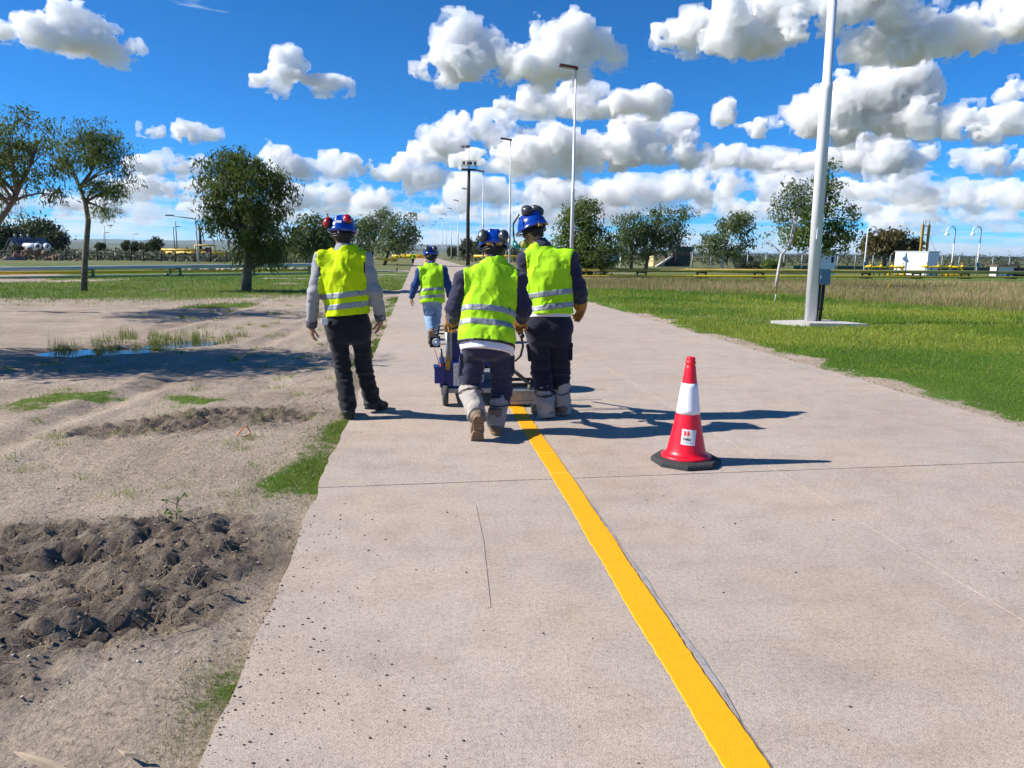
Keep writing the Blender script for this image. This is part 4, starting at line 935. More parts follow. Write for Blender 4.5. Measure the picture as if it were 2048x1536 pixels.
# ------------------------------------------------------------------ traffic cone
def text_mesh(body, size, bold=False):
    c = bpy.data.curves.new('lettering', 'FONT'); c.body = body; c.size = size; c.offset = .012*size*(3 if bold else 0); c.resolution_u = 3
    o = bpy.data.objects.new('lettering', c); COL.objects.link(o); bpy.context.view_layer.update()
    me = bpy.data.meshes.new_from_object(o.evaluated_get(bpy.context.evaluated_depsgraph_get())); bpy.data.objects.remove(o); bpy.data.curves.remove(c); me.materials.clear()
    return me
def build_cone():
    root = empty('traffic_cone', (1.945, 5.15, 0)); root.rotation_euler = (0, 0, R_(6))
    tag(root, 'large red traffic cone with white band and square sticker on the near pavement', 'traffic cone', 'traffic cones')
    M_r = mat('red_cone_plastic', (.80, .006, .022), rough=.38, spec=.45, var=.09, vscale=16, coat=.1, bump=.1, bscale=90)
    M_b = mat('black_recycled_rubber', (.035, .036, .038), rough=.85, var=.3, vscale=30, bump=.4, bscale=120)
    M_w = mat('white_reflective_sleeve', (.80, .80, .84), rough=.35, spec=.6)
    P = [(.178, .046), (.182, .052), (.180, .060), (.166, .068), (.150, .078), (.139, .10), (.128, .15), (.112, .23), (.098, .30), (.086, .372), (.0855, .374), (.0795, .41), (.064, .53), (.055, .592), (.0545, .594), (.047, .64), (.040, .700), (.0375, .716), (.034, .720), (.0335, .728), (.038, .734), (.038, .746), (.033, .752), (.032, .768), (.0305, .778), (.0285, .782), (.020, .783), (.020, .70)]
    mb = MB(); mb.lathe(P, 48); mb.build('cone', M_r, root)
    prof = sorted([(z, r) for r, z in P[5:17]]); rad = lambda z: float(np.interp(z, [p[0] for p in prof], [p[1] for p in prof]))
    mb = MB(); zs = np.linspace(.372, .594, 8); mb.lathe([(rad(.372)+.0002, .372)]+[(rad(z)+.0022, z) for z in zs]+[(rad(.594)+.0002, .594)], 48); mb.build('white_band', M_w, root)
    mb = MB(); o8 = [(.235*math.cos(R_(22.5+45*i))*1.08, .235*math.sin(R_(22.5+45*i))*1.08) for i in range(8)]
    def ring(k, z): return [(x*k, y*k, z) for x, y in o8]
    V = ring(1.0, .0)+ring(1.0, .028)+ring(.955, .040)+ring(.72, .050); F = [tuple(range(8))[::-1], tuple(range(24, 32))]
    for a in (0, 8, 16): F += [(a+i, a+(i+1) % 8, a+8+(i+1) % 8, a+8+i) for i in range(8)]
    mb.add(V, F); mb.build('base', M_b, root)
    # sticker wrapped on the cone, slightly crooked
    th0, zc, tilt = R_(-110), .213, R_(-5)
    def wrap(u, v, off):
        x = u*math.cos(tilt)-v*math.sin(tilt); z = zc+u*math.sin(tilt)+v*math.cos(tilt); r = rad(z); a = th0+x/r; return ((r+off)*math.cos(a), (r+off)*math.sin(a), z)
    def wrapped(name, me2, off, mt_, par, du=0, dv=0):
        bm = bmesh.new(); bm.from_mesh(me2); bmesh.ops.triangulate(bm, faces=bm.faces[:])
        for v in bm.verts: v.co = Vector(wrap(v.co.x+du, v.co.y+dv, off))
        bm.to_mesh(me2); bm.free(); return link(name, me2, mt_, par)
    W, H = .102, .110; n = 10; V = [(W*(i/n-.5), H*(j/4-.5), 0) for i in range(n+1) for j in range(5)]; F = [(i*5+j, (i+1)*5+j, (i+1)*5+j+1, i*5+j+1) for i in range(n) for j in range(4)]
    mb = MB(); mb.add(V, F, True); st = wrapped('sticker', mb.mesh('sticker'), .0015, M_white, root)
    M_lr = mat('sticker_red_ink', (.75, .05, .03), rough=.6); M_lk = mat('sticker_black_ink', (.02, .02, .022), rough=.6)
    for du in (-.036, -.013):
        mb = MB(); c = [(0, -.020, 0), (0, .020, 0)]+[(.018*math.sin(t), .020*math.cos(t), 0) for t in np.linspace(.15, math.pi-.15, 9)]; mb.add(c, [(0,)+tuple(range(len(c)-1, 1, -1))+(1,)]); wrapped('logo_half_disc', mb.mesh('logo'), .0024, M_lr, st, du, .026)
    wrapped('lettering', text_mesh('D&D', .026, True), .0024, M_lk, st, -.038, -.022)
    mb = MB(); x = -.036
    for w in (.006, .004, .006, .005, .008, .004, .007, .005, .006, .009): mb.add([(x, -.038, 0), (x+w, -.038, 0), (x+w, -.035, 0), (x, -.035, 0)], [(0, 1, 2, 3)]); x += w+.0014
    wrapped('small_print', mb.mesh('small_print'), .0024, M_lk, st)
    return root
build_cone()
def far_cone(p, label, s=1.0):
    r = empty('traffic_cone', p); tag(r, label, 'traffic cone', 'traffic cones'); mb = MB(); mb.lathe([(.16*s, .04*s), (.13*s, .1*s), (.03*s, .78*s), (0, .78*s)], 14); mb.build('cone', mat('faded_red_cone', (.75, .06, .03), rough=.5), r)
    mb = MB(); mb.box((0, 0, .02*s), (.42*s, .42*s, .04*s)); mb.build('base', M_black, r); mb = MB(); mb.lathe([(.093*s, .35*s), (.065*s, .55*s)], 14); mb.build('white_band', M_white, r)

# ------------------------------------------------------------------ line marking machine
def build_machine():
    root = empty('line_marking_machine', (.62, 7.6, 0)); tag(root, 'blue walk-behind line marking machine with steel shoe beam and tool box', 'machine')
    O = Vector((.62, 7.6, 0)); rel = lambda x, y, z: Vector((x, y, z))-O
    B = mat('machine_blue_paint', (.010, .022, .19), rough=.35, spec=.5, var=.12, vscale=12); S = mat('galvanised_steel', (.32, .33, .34), rough=.42, metal=.7, var=.2, vscale=14)
    K = mat('machine_black', (.015, .015, .016), rough=.5); D = mat('dull_olive_steel', (.13, .125, .10), rough=.6, metal=.4, var=.2); T = mat('grey_tyre', (.06, .06, .058), rough=.9, var=.2)
    W = mat('label_white', (.78, .78, .76), rough=.5); Rd = mat('label_red', (.55, .03, .02), rough=.6); Yl = mat('label_yellow', (.75, .45, .02), rough=.6); Ink = mat('label_ink', (.03, .03, .03), rough=.6)
    def P(name, m_, par=root):
        return lambda f: None
    # chassis and body
    mb = MB(); mb.box(rel(.55, 7.95, .145), (.66, 1.15, .05), bev=.008); mb.box(rel(.245, 7.38, .145), (.05, .14, .06)); mb.tube([rel(.25, 7.40, .14), rel(.9, 7.40, .14)], .016, 10); mb.build('chassis', S, root)
    mb = MB(); mb.box(rel(.43, 7.60, .30), (.44, .40, .26), bev=.012); body = mb.build('body', B, root)
    mb = MB(); mb.box(rel(.405, 7.56, .56), (.25, .16, .32), bev=.012); mb.build('column', B, root)
    mb = MB(); mb.tube([rel(.287, 7.45, .30), rel(.287, 7.45, .80)], .020, 12); mb.box(rel(.318, 7.45, .55), (.03, .03, .46)); mb.build('upright', S, root)
    mb = MB(); mb.lathe([(0, .30), (.235, .30), (.24, .32), (.24, .74), (.23, .76), (.10, .80), (.10, .84), (0, .845)], 32, rel(.70, 8.25, 0)); ket = mb.build('kettle', B, root)
    mb = MB(); mb.tube([rel(.70, 8.25, .84), rel(.70, 8.25, .90)], .03, 12); mb.tube([rel(.58, 8.25, .90), rel(.84, 8.25, .90)], .012, 8); mb.build('lid_handle', K, ket)
    # wheels
    def wheel(x, y, r, w):
        M9 = Matrix.Rotation(R_(90), 3, 'Y'); mb = MB(); mb.lathe([(r*.55, -w/2), (r*.92, -w/2), (r, -w*.3), (r, w*.3), (r*.92, w/2), (r*.55, w/2)], 28, rel(x, y, r), M9); wh = mb.build('wheel', T, root)
        mb = MB(); mb.lathe([(0, -w*.42), (r*.3, -w*.42), (r*.56, -w*.3), (r*.56, w*.3), (r*.3, w*.42), (0, w*.42)], 20, rel(x, y, r), M9); mb.build('rim', S, wh)
    wheel(.262, 7.36, .105, .055); wheel(.84, 7.98, .105, .055); wheel(.262, 8.4, .105, .055)
    # tool box and tools
    mb = MB(); mb.box(rel(.205, 7.42, .30), (.10, .16, .15), bev=.006); mb.box(rel(.205, 7.42, .385), (.115, .175, .02), bev=.004); mb.build('tool_box', B, root)
    mb = MB(); mb.tube([rel(.215, 7.36, .36), rel(.155, 7.36, .58)], [.004, .003], 6); mb.tube([rel(.235, 7.36, .34), rel(.213, 7.36, .42)], .012, 8); mb.build('screwdriver', mat('red_handle', (.4, .02, .02), rough=.4), root)
    mb = MB(); mb.tube([rel(.25, 7.36, .34), rel(.215, 7.36, .57)], .014, 10); mb.build('pry_bar', mat('dark_steel', (.08, .085, .09), rough=.4, metal=.6), root)
    mb = MB(); mb.box(rel(.285, 7.352, .41), (.05, .02, .10), M=Matrix.Rotation(R_(8), 3, 'Y')); mb.box(rel(.283, 7.35, .47), (.03, .012, .05)); mb.build('scraper', mat('worn_yellow_handle', (.40, .22, .02), rough=.7, var=.3), root)
    # warning labels on the rear panel
    mb = MB(); mb.box(rel(.405, 7.396, .305), (.125, .004, .225)); lab = mb.build('warning_label', W, root)
    for i in range(3):
        z = .395-i*.052; mb = MB(); mb.box(rel(.418, 7.3935, z), (.075, .002, .008)); mb.build('label_heading', (mat('label_green', (.03, .2, .08)) if i == 0 else Rd), lab)
        mb = MB(); c = rel(.362, 7.3935, z-.016); mb.add([c+Vector((-.011, 0, -.009)), c+Vector((.011, 0, -.009)), c+Vector((0, 0, .011))], [(0, 1, 2)]); mb.build('warning_triangle', Yl, lab)
        mb = MB()
        for j in range(3): mb.box(rel(.415-.004*j, 7.3936, z-.010-.008*j), (.07-.012*j, .0018, .0022))
        mb.build('label_text', Ink, lab)
    for i in range(4):
        z = .258-i*.016; mb = MB(); mb.box(rel(.425, 7.3935, z), (.045, .002, .012)); mb.build('label_square', mat('label_brown', (.20, .03, .015), rough=.6) if i else Ink, lab)
        mb = MB(); c = rel(.370, 7.3935, z); mb.add([c+Vector((-.006, 0, -.005)), c+Vector((.006, 0, -.005)), c+Vector((0, 0, .006))], [(0, 1, 2)]); mb.build('warning_triangle', Ink, lab)
    mb = MB()
    for (x, z, w, h) in ((.62, .295, .05, .006), (.62, .235, .05, .006), (.598, .265, .006, .066), (.642, .265, .006, .066)): mb.box(rel(x, 7.397, z), (w, .003, h))
    mb.build('square_emblem', W, root)
    # handle bar reaching back to the hands
    mb = MB(); mb.tube([rel(.305, 7.45, .78), rel(.31, 7.2, .86), rel(.31, 6.72, .875), rel(.31, 6.55, .87)], .016, 10); mb.tube([rel(.93, 7.5, .62), rel(.925, 7.2, .84), rel(.92, 6.72, .875), rel(.92, 6.55, .87)], .016, 10); mb.tube([rel(.31, 7.12, .866), rel(.925, 7.12, .845)], .014, 10); hb = mb.build('handlebar', S, root)
    for x in (.31, .92): mb = MB(); mb.tube([rel(x, 6.70, .875), rel(x, 6.54, .87)], .022, 12); mb.build('grip', K, hb)
    mb = MB(); mb.box(rel(.47, 7.30, .80), (.24, .12, .05), bev=.01); mb.build('console', K, root)
    # lamp box on the left, facing back
    mb = MB(); mb.box(rel(.175, 8.0, .565), (.115, .10, .115), bev=.012); lp = mb.build('lamp_box', K, root)
    mb = MB(); mb.lathe([(.0, .020), (.016, .018), (.020, .006), (.034, .006), (.038, .012), (.042, 0)], 20, rel(.19, 7.95, .565), Matrix.Rotation(R_(90), 3, 'X')); mb.build('lamp_lens', mat('lamp_white', (.75, .75, .75), rough=.2), lp)
    mb = MB(); mb.tube([rel(.20, 7.98, .62), rel(.22, 7.9, .74), rel(.30, 7.8, .76)], .010, 8); mb.tube([rel(.17, 7.9, .70), rel(.27, 7.9, .70)], .008, 8); mb.tube([rel(.17, 7.9, .66), rel(.27, 7.9, .66)], .008, 8); mb.build('lamp_bracket', K, root)
    # shoe beam and linkage on the right
    mb = MB(); mb.box(rel(1.03, 7.30, .100), (.46, .09, .10), bev=.006); mb.box(rel(1.03, 7.285, .155), (.48, .14, .014)); mb.box(rel(1.03, 7.26, .040), (.47, .03, .03)); sh = mb.build('shoe_beam', S, root)
    mb = MB(); mb.box(rel(.97, 7.40, .035), (.19, .22, .065), bev=.006); mb.build('paint_shoe', D, root)
    mb = MB(); a, b = rel(.88, 7.42, .40), rel(1.10, 7.30, .215); mb.tube([a, b], .022, 6); mb.tube([b, b+Vector((0, 0, -.06))], .022, 6); mb.build('strut', D, root)
    mb = MB(); mb.box(rel(1.0, 7.36, .20), (.30, .05, .035)); mb.box(rel(1.16, 7.36, .20), (.10, .06, .05), bev=.008); mb.box(rel(1.02, 7.40, .25), (.22, .03, .03)); mb.tube([rel(1.14, 7.34, .20), rel(1.30, 7.34, .20)], .012, 8); mb.build('linkage', K, root)
    mb = MB(); c = rel(1.135, 7.33, .325); mb.tube([c+Vector((.024*math.cos(t), 0, .024*math.sin(t))) for t in np.linspace(0, 2*math.pi, 20)], .007, 8); mb.tube([c+Vector((0, 0, -.026)), c+Vector((0, 0, -.13))], .011, 8); mb.box(c+Vector((0, 0, -.07)), (.05, .04, .04), bev=.006); mb.build('ring_bolt', K, root)
    mb = MB(); mb.tube([rel(.93, 7.2, .78), rel(.985, 7.16, .72), rel(1.005, 7.15, .62), rel(.985, 7.17, .52), rel(.94, 7.2, .47), rel(.88, 7.25, .46)], .012, 8); mb.build('hose', K, root)
    mb = MB(); mb.tube([rel(.70, 7.6, .60), rel(1.06, 7.6, .60)], .014, 8); mb.build('side_bar', B, root)
    mb = MB(); mb.box(rel(.955, 6.98, .80), (.05, .06, .11), bev=.012); mb.ball(rel(.965, 6.95, .74), .025); mb.build('trigger_lever', K, root)
    mb = MB()
    for i in range(9): t = i/8; c = rel(.345+.10*t, 7.23, .775-.035*math.sin(math.pi*t)); mb.tube([c+Vector((.010*math.cos(a), .004*(i % 2)*math.sin(a), .007*math.sin(a))) for a in np.linspace(0, 2*math.pi, 9)], .003, 5)
    mb.build('yellow_chain', M_yel, root)
    mb = MB(); mb.box(rel(.58, 8.15, .22), (.5, .7, .10), bev=.01); mb.tube([rel(.40, 8.5, .28), rel(.40, 8.5, .62)], .085, 16); mb.build('gas_bottle', mat('gas_bottle_grey', (.30, .31, .32), rough=.5), root)
build_machine()
# ------------------------------------------------------------------ lamp posts, pipes, barriers, buildings
M_wpole = mat('white_painted_steel', (.74, .74, .76), rough=.45, spec=.4, var=.05, vscale=3)
M_galv = mat('grey_galvanised', (.33, .35, .37), rough=.5, metal=.3, var=.1)
M_lred = mat('dark_red_lamp_housing', (.14, .022, .018), rough=.6)
M_pad = concrete('pale_concrete', (.55, .53, .50), .1)
M_ygreen = mat('faded_yellow_pipe', (.46, .36, .07), rough=.55, var=.25, vscale=1.2)
M_ypipe = mat('yellow_pipe_paint', (.72, .46, .01), rough=.45, var=.12, vscale=1.5)
M_gpipe = mat('pale_green_pipe_paint', (.50, .54, .49), rough=.5, var=.12, vscale=.9)
M_green = mat('green_support_paint', (.02, .12, .05), rough=.5, var=.2)
M_dark = mat('dark_painted_steel', (.018, .018, .020), rough=.6)
M_timber = mat('dark_timber', (.045, .033, .026), rough=.9, var=.3, vscale=4)
ORD = ['nearest', 'second', 'third', 'fourth', 'fifth', 'sixth', 'seventh', 'eighth', 'ninth', 'tenth', 'eleventh', 'twelfth', 'thirteenth']
def lamp_posts():
    def one(p, H, label, big=False):
        r = empty('lamp_post', p); tag(r, label, 'lamp post', 'white lamp posts along the right verge'); s = 1.0
        tilt = Vector((-.010 if big else .0, 0, 1)); f = lambda z, x=0., y=0.: Vector((tilt.x*z+x, y, z))
        mb = MB(); q = .128 if big else .105
        mb.tube([f(.06), f(H*.43), f(H*.432), f(H*.445), f(H*.447), f(H*.70), f(H*.705), f(H)], [q, q*.97, q*1.0, q*.98, q*.74, q*.70, q*.52, q*.45], 18); mb.build('pole', M_wpole, r)
        mb = MB()
        a = Matrix.Rotation(R_(-9), 3, 'Y'); mb.box(f(H+.02)+Vector((-.42, 0, .07)), (1.02, .34, .13), M=Matrix.Rotation(R_(7), 3, 'Y'), bev=.03); mb.box(f(H)+Vector((.04, 0, .02)), (.16, .16, .18), bev=.02); hd = mb.build('lamp_head', M_lred, r)
        mb = MB(); mb.box(f(H+.02)+Vector((-.47, 0, -.003)), (.74, .26, .02), M=Matrix.Rotation(R_(7), 3, 'Y')); mb.build('diffuser', mat('lamp_glass', (.35, .35, .33), rough=.3), hd)
        mb = MB()
        if big: mb.prism([(-.92, .05), (-.35, -.62), (.92, -.78), (.55, .30)], -.05, .075)
        else: mb.box((0, 0, .03), (.8, .8, .1))
        mb.build('pad', M_pad, r)
        if big:
            mb = MB(); mb.box((.20, -.02, 1.06), (.27, .20, .34), bev=.012); mb.box((.20, -.128, 1.06), (.24, .018, .31), bev=.006); bx_ = mb.build('junction_box', mat('blue_grey_box', (.13, .22, .30), rough=.45, var=.1), r)
            mb = MB(); mb.box((.10, -.145, 1.06), (.02, .02, .06)); mb.build('latch', M_galv, bx_)
            for x in (.155, .245):
                mb = MB(); mb.tube([(x-.02, 0, .07), (x, 0, .45), (x+.01, 0, .9)], .034, 10); mb.tube([(x-.012, 0, .32), (x-.010, 0, .36)], .048, 10); mb.build('conduit', M_dark, r)
            mb = MB(); mb.box((-.05, -.122, 2.0), (.05, .02, .22)); mb.build('hatch', M_wpole, r)
    for k in range(12):
        X = 8.83-.0*(k < 2)-(.16*k if k >= 2 else 0); Y = 16.05+27.2*k
        if k > 8: X = 8.83-.25*k
        lab = f'{ORD[k]} white lamp post in the row along the right verge' if k else 'nearest white lamp post, thick, on a concrete pad with a blue-grey box'
        one((X, Y, .0), 11.65, lab, k == 0)
lamp_posts()
def mast():
    r = empty('floodlight_mast', (6.05, 92, 0)); tag(r, 'tall dark floodlight mast with railed platform and small striped flag on top', 'mast')
    mb = MB(); mb.tube([(0, 0, 0), (0, 0, 6), (.12, 0, 11.2)], [.24, .21, .17], 14); mb.build('pole', M_timber, r)
    mb = MB(); mb.box((.1, 0, 11.25), (1.7, 1.2, .12)); mb.build('crossarm', M_dark, r)
    mb = MB()
    for z in (11.7, 12.25):
        for (a, b) in (((-.7, -.5), (.95, -.5)), ((-.7, .5), (.95, .5)), ((-.7, -.5), (-.7, .5)), ((.95, -.5), (.95, .5))): mb.tube([(a[0], a[1], z), (b[0], b[1], z)], .025, 6)
    for x in (-.7, .12, .95):
        for y in (-.5, .5): mb.tube([(x, y, 11.3), (x, y, 12.25)], .025, 6)
    mb.build('railing', M_galv, r)
    for x in (-.5, 0, .3, .8): mb = MB(); mb.box((x, -.35, 11.95), (.28, .16, .32), M=Matrix.Rotation(R_(25*(1 if x > 0 else -1)), 3, 'Z')); mb.build('floodlight', M_dark, r)
    mb = MB(); mb.tube([(.12, 0, 11.3), (.12, 0, 14.0)], .03, 8); mb.ball((.1, 0, 13.9), .16); mb.build('flag_rod', M_dark, r)
    for i, m_ in enumerate((mat('faded_red_cloth', (.55, .18, .12)), M_white, mat('faded_red_cloth', (.55, .18, .12)), M_white)): mb = MB(); mb.box((-.12-.22*i, 0, 13.86), (.22, .10-.015*i, .34-.03*i)); mb.build('flag_stripe', m_, r)
mast()
def pipelines():
    # left: pale green pipe on green cradles over thinner pipes
    def pt(px, Y, z): d = ray(px, 540); return Vector((d[0]/d[1]*Y, Y, z))
    r = empty('pipeline', pt(0, 40, 0)); O = r.location.copy(); tag(r, 'low run of pale green and yellow pipes on green cradles across the left lawn', 'pipeline')
    L = lambda t, z, dy=0: (pt(0, 40, 0)*(1-t)+pt(630, 51.5, 0)*t)+Vector((0, dy, z))-O
    mb = MB(); mb.tube([L(-.9, .40), L(0, .46), L(.6, .55), L(1.0, .61), L(1.225, .61)], .115, 14); mb.tube([L(1.225, .61), L(1.25, .52), L(1.27, .30), L(1.28, .0)], .115, 14); mb.build('large_pipe', M_gpipe, r)
    mb = MB(); mb.tube([L(-.9, .22, 2.6), L(.0, .22, 2.6), L(1.2, .24, 2.0)], .075, 12); mb.build('yellow_pipe', M_ypipe, r)
    mb = MB(); mb.tube([L(-.9, .07, -.1), L(.5, .07, -.1), L(1.25, .08, -.1)], .06, 12); mb.build('small_pipe', mat('pale_yellow_green_pipe', (.50, .50, .30), rough=.55, var=.15), r)
    for t in (-.33, .0, .22, .48, .735, .99, 1.12):
        if t == .0: continue
        c = L(t, 0); z = .36+.15*t; mb = MB(); mb.box(c+Vector((.05, 0, z)), (.62, .16, .06)); mb.box(c+Vector((-.24, 0, z/2)), (.09, .14, z)); mb.box(c+Vector((.33, -.1, z/2)), (.10, .14, z)); mb.box(c+Vector((.33, -.1, .02)), (.26, .26, .08)); mb.build('cradle', M_green, r)
    mb = MB(); mb.lathe([(.0, -.09), (.11, -.09), (.11, .09), (0, .09)], 14, L(.455, .07, -.1), Matrix.Rotation(R_(90), 3, 'Y')); mb.build('flange', M_green, r)
    # right: yellow pipes on dark posts
    r = empty('pipeline', (16, 49, 0)); O = r.location.copy(); tag(r, 'long pair of yellow pipes on dark stands across the right meadow', 'pipeline')
    L = lambda t, z, dy=0: Vector((8.9+(50-8.9)*t, 48.8+(54.5-48.8)*t+dy, z))-O
    mb = MB(); mb.tube([L(0, .50), L(.5, .49), L(1.6, .46)], .125, 14); mb.build('large_pipe', M_ygreen, r)
    mb = MB(); mb.tube([L(0, .12, -.2), L(.5, .12, -.2), L(1.6, .12, -.2)], .07, 10); mb.build('small_pipe', M_ypipe, r)
    for i in range(14):
        c = L(.04+.108*i, 0); mb = MB(); mb.box(c+Vector((0, 0, .34)), (.75, .14, .07)); mb.box(c+Vector((-.3, 0, .17)), (.09, .12, .34)); mb.box(c+Vector((.3, 0, .17)), (.09, .12, .34)); mb.box(c+Vector((0, 0, .01)), (.9, .3, .06)); mb.build('stand', M_dark, r)
    # far left: yellow pipework behind the scrub
    r = empty('pipeline', (-34, 118, 0)); tag(r, 'far yellow pipe run behind the scrub left of the bushy tree', 'pipeline'); O = r.location.copy()
    a, b = at(318, 500, 118), at(492, 500, 118)
    mb = MB(); mb.tube([Vector((a.x, 118, 1.0))-O, Vector((b.x, 118, 1.0))-O], .26, 10); mb.tube([Vector((a.x, 119, 1.5))-O, Vector(((a.x+b.x)/2, 119, 1.5))-O], .14, 8); mb.build('pipe', M_ypipe, r)
    for i in range(6): x = a.x+(b.x-a.x)*(i+.3)/6; mb = MB(); mb.box(Vector((x, 118, .4))-O, (.2, .2, .8)); mb.build('stand', M_dark, r)
    c = at(413, 495, 117)-O; mb = MB()
    for (p, q) in (((-1.6, 1.0), (-1.6, 2.2)), ((-1.6, 2.2), (1.2, 2.2)), ((1.2, 2.2), (1.2, 1.0))): mb.tube([(c.x+p[0], -1, p[1]), (c.x+q[0], -1, q[1])], .1, 8)
    mb.build('frame', M_ypipe, r); mb = MB(); mb.box((c.x+.3, -1.1, 1.35), (.8, .1, 1.0)); mb.build('notice', mat('faded_red_board', (.30, .05, .04), rough=.7), r)
pipelines()
def barriers():
    # yellow-and-black posts and booms
    p = gnd(794, 543); r = empty('swing_barrier', p); tag(r, 'yellow swing barrier on a black and yellow post beside the road', 'barrier'); n = 6
    for i in range(n): mb = MB(); mb.tube([(0, 0, .0+.155*i), (0, 0, .155*(i+1))], .055, 10); mb.build('post_band', (M_ypipe, M_dark)[i % 2], r)
    mb = MB(); mb.tube([(0, 0, .94), (-2.1, .3, .98)], .06, 10); mb.build('boom', M_ypipe, r); mb = MB(); mb.tube([(0, 0, .80), (-1.6, .2, .93)], .03, 8); mb.build('brace', M_ypipe, r)
    r = empty('road_barrier', (-3.2, 116, 0)); tag(r, 'far yellow boom barrier lying across the road', 'barrier')
    mb = MB(); mb.tube([(-.6, 0, .9), (5.9, 0, .92)], .30, 12); mb.build('boom', mat('boom_yellow', (.85, .58, .01), rough=.4), r)
    for x in (-.4, 5.7): mb = MB(); mb.box((x, 0, .4), (.3, .3, .9)); mb.build('post', M_dark, r)
    mb = MB(); mb.tube([(3.2, -.32, .92), (3.7, -.32, .92)], .12, 10); mb.build('red_band', mat('barrier_red', (.5, .1, .03)), r)
    r = empty('guard_rail', (9.4, 128, 0)); tag(r, 'far yellow guard rail seen behind the pushing worker', 'guard rail'); mb = MB(); mb.tube([(0, 0, 1.0), (11, 0, 1.0)], .22, 10); mb.build('rail', M_ypipe, r)
    for x in (.3, 3.6, 7, 10.5): mb = MB(); mb.box((x, 0, .4), (.2, .2, .8)); mb.build('post', M_dark, r)
    far_cone(gnd(852, 525.5), 'far red cone on the road beside the walking worker'); far_cone(gnd(110, 523), 'far red cone on the gravel by the rubble pile')
    # small markers on the right meadow
    p = gnd(1781, 580, .03); r = empty('marker_plate', p); tag(r, 'small yellow triangular marker plate in the meadow grass', 'marker'); mb = MB(); mb.prism([(-.16, 0), (.20, -.02), (-.04, .22)], -.01, .01, M=Matrix.Rotation(R_(90), 3, 'X'), c=(0, 0, .10)); mb.build('plate', M_ypipe, r); mb = MB(); mb.tube([(-.06, 0, 0), (-.06, .015, .2)], .015, 6); mb.build('stake', M_galv, r)
    p = gnd(1549, 604, .02); r = empty('thin_stake', p); tag(r, 'thin two-tone rod stuck in the lawn below the white-trunked tree', 'stake'); mb = MB(); mb.tube([(0, 0, 0), (.025, 0, .26)], .011, 6); mb.build('pale_end', M_white, r); mb = MB(); mb.tube([(.025, 0, .26), (.085, 0, .95)], .011, 6); mb.build('rust_rod', mat('rust', (.16, .06, .03), rough=.9), r)
barriers()
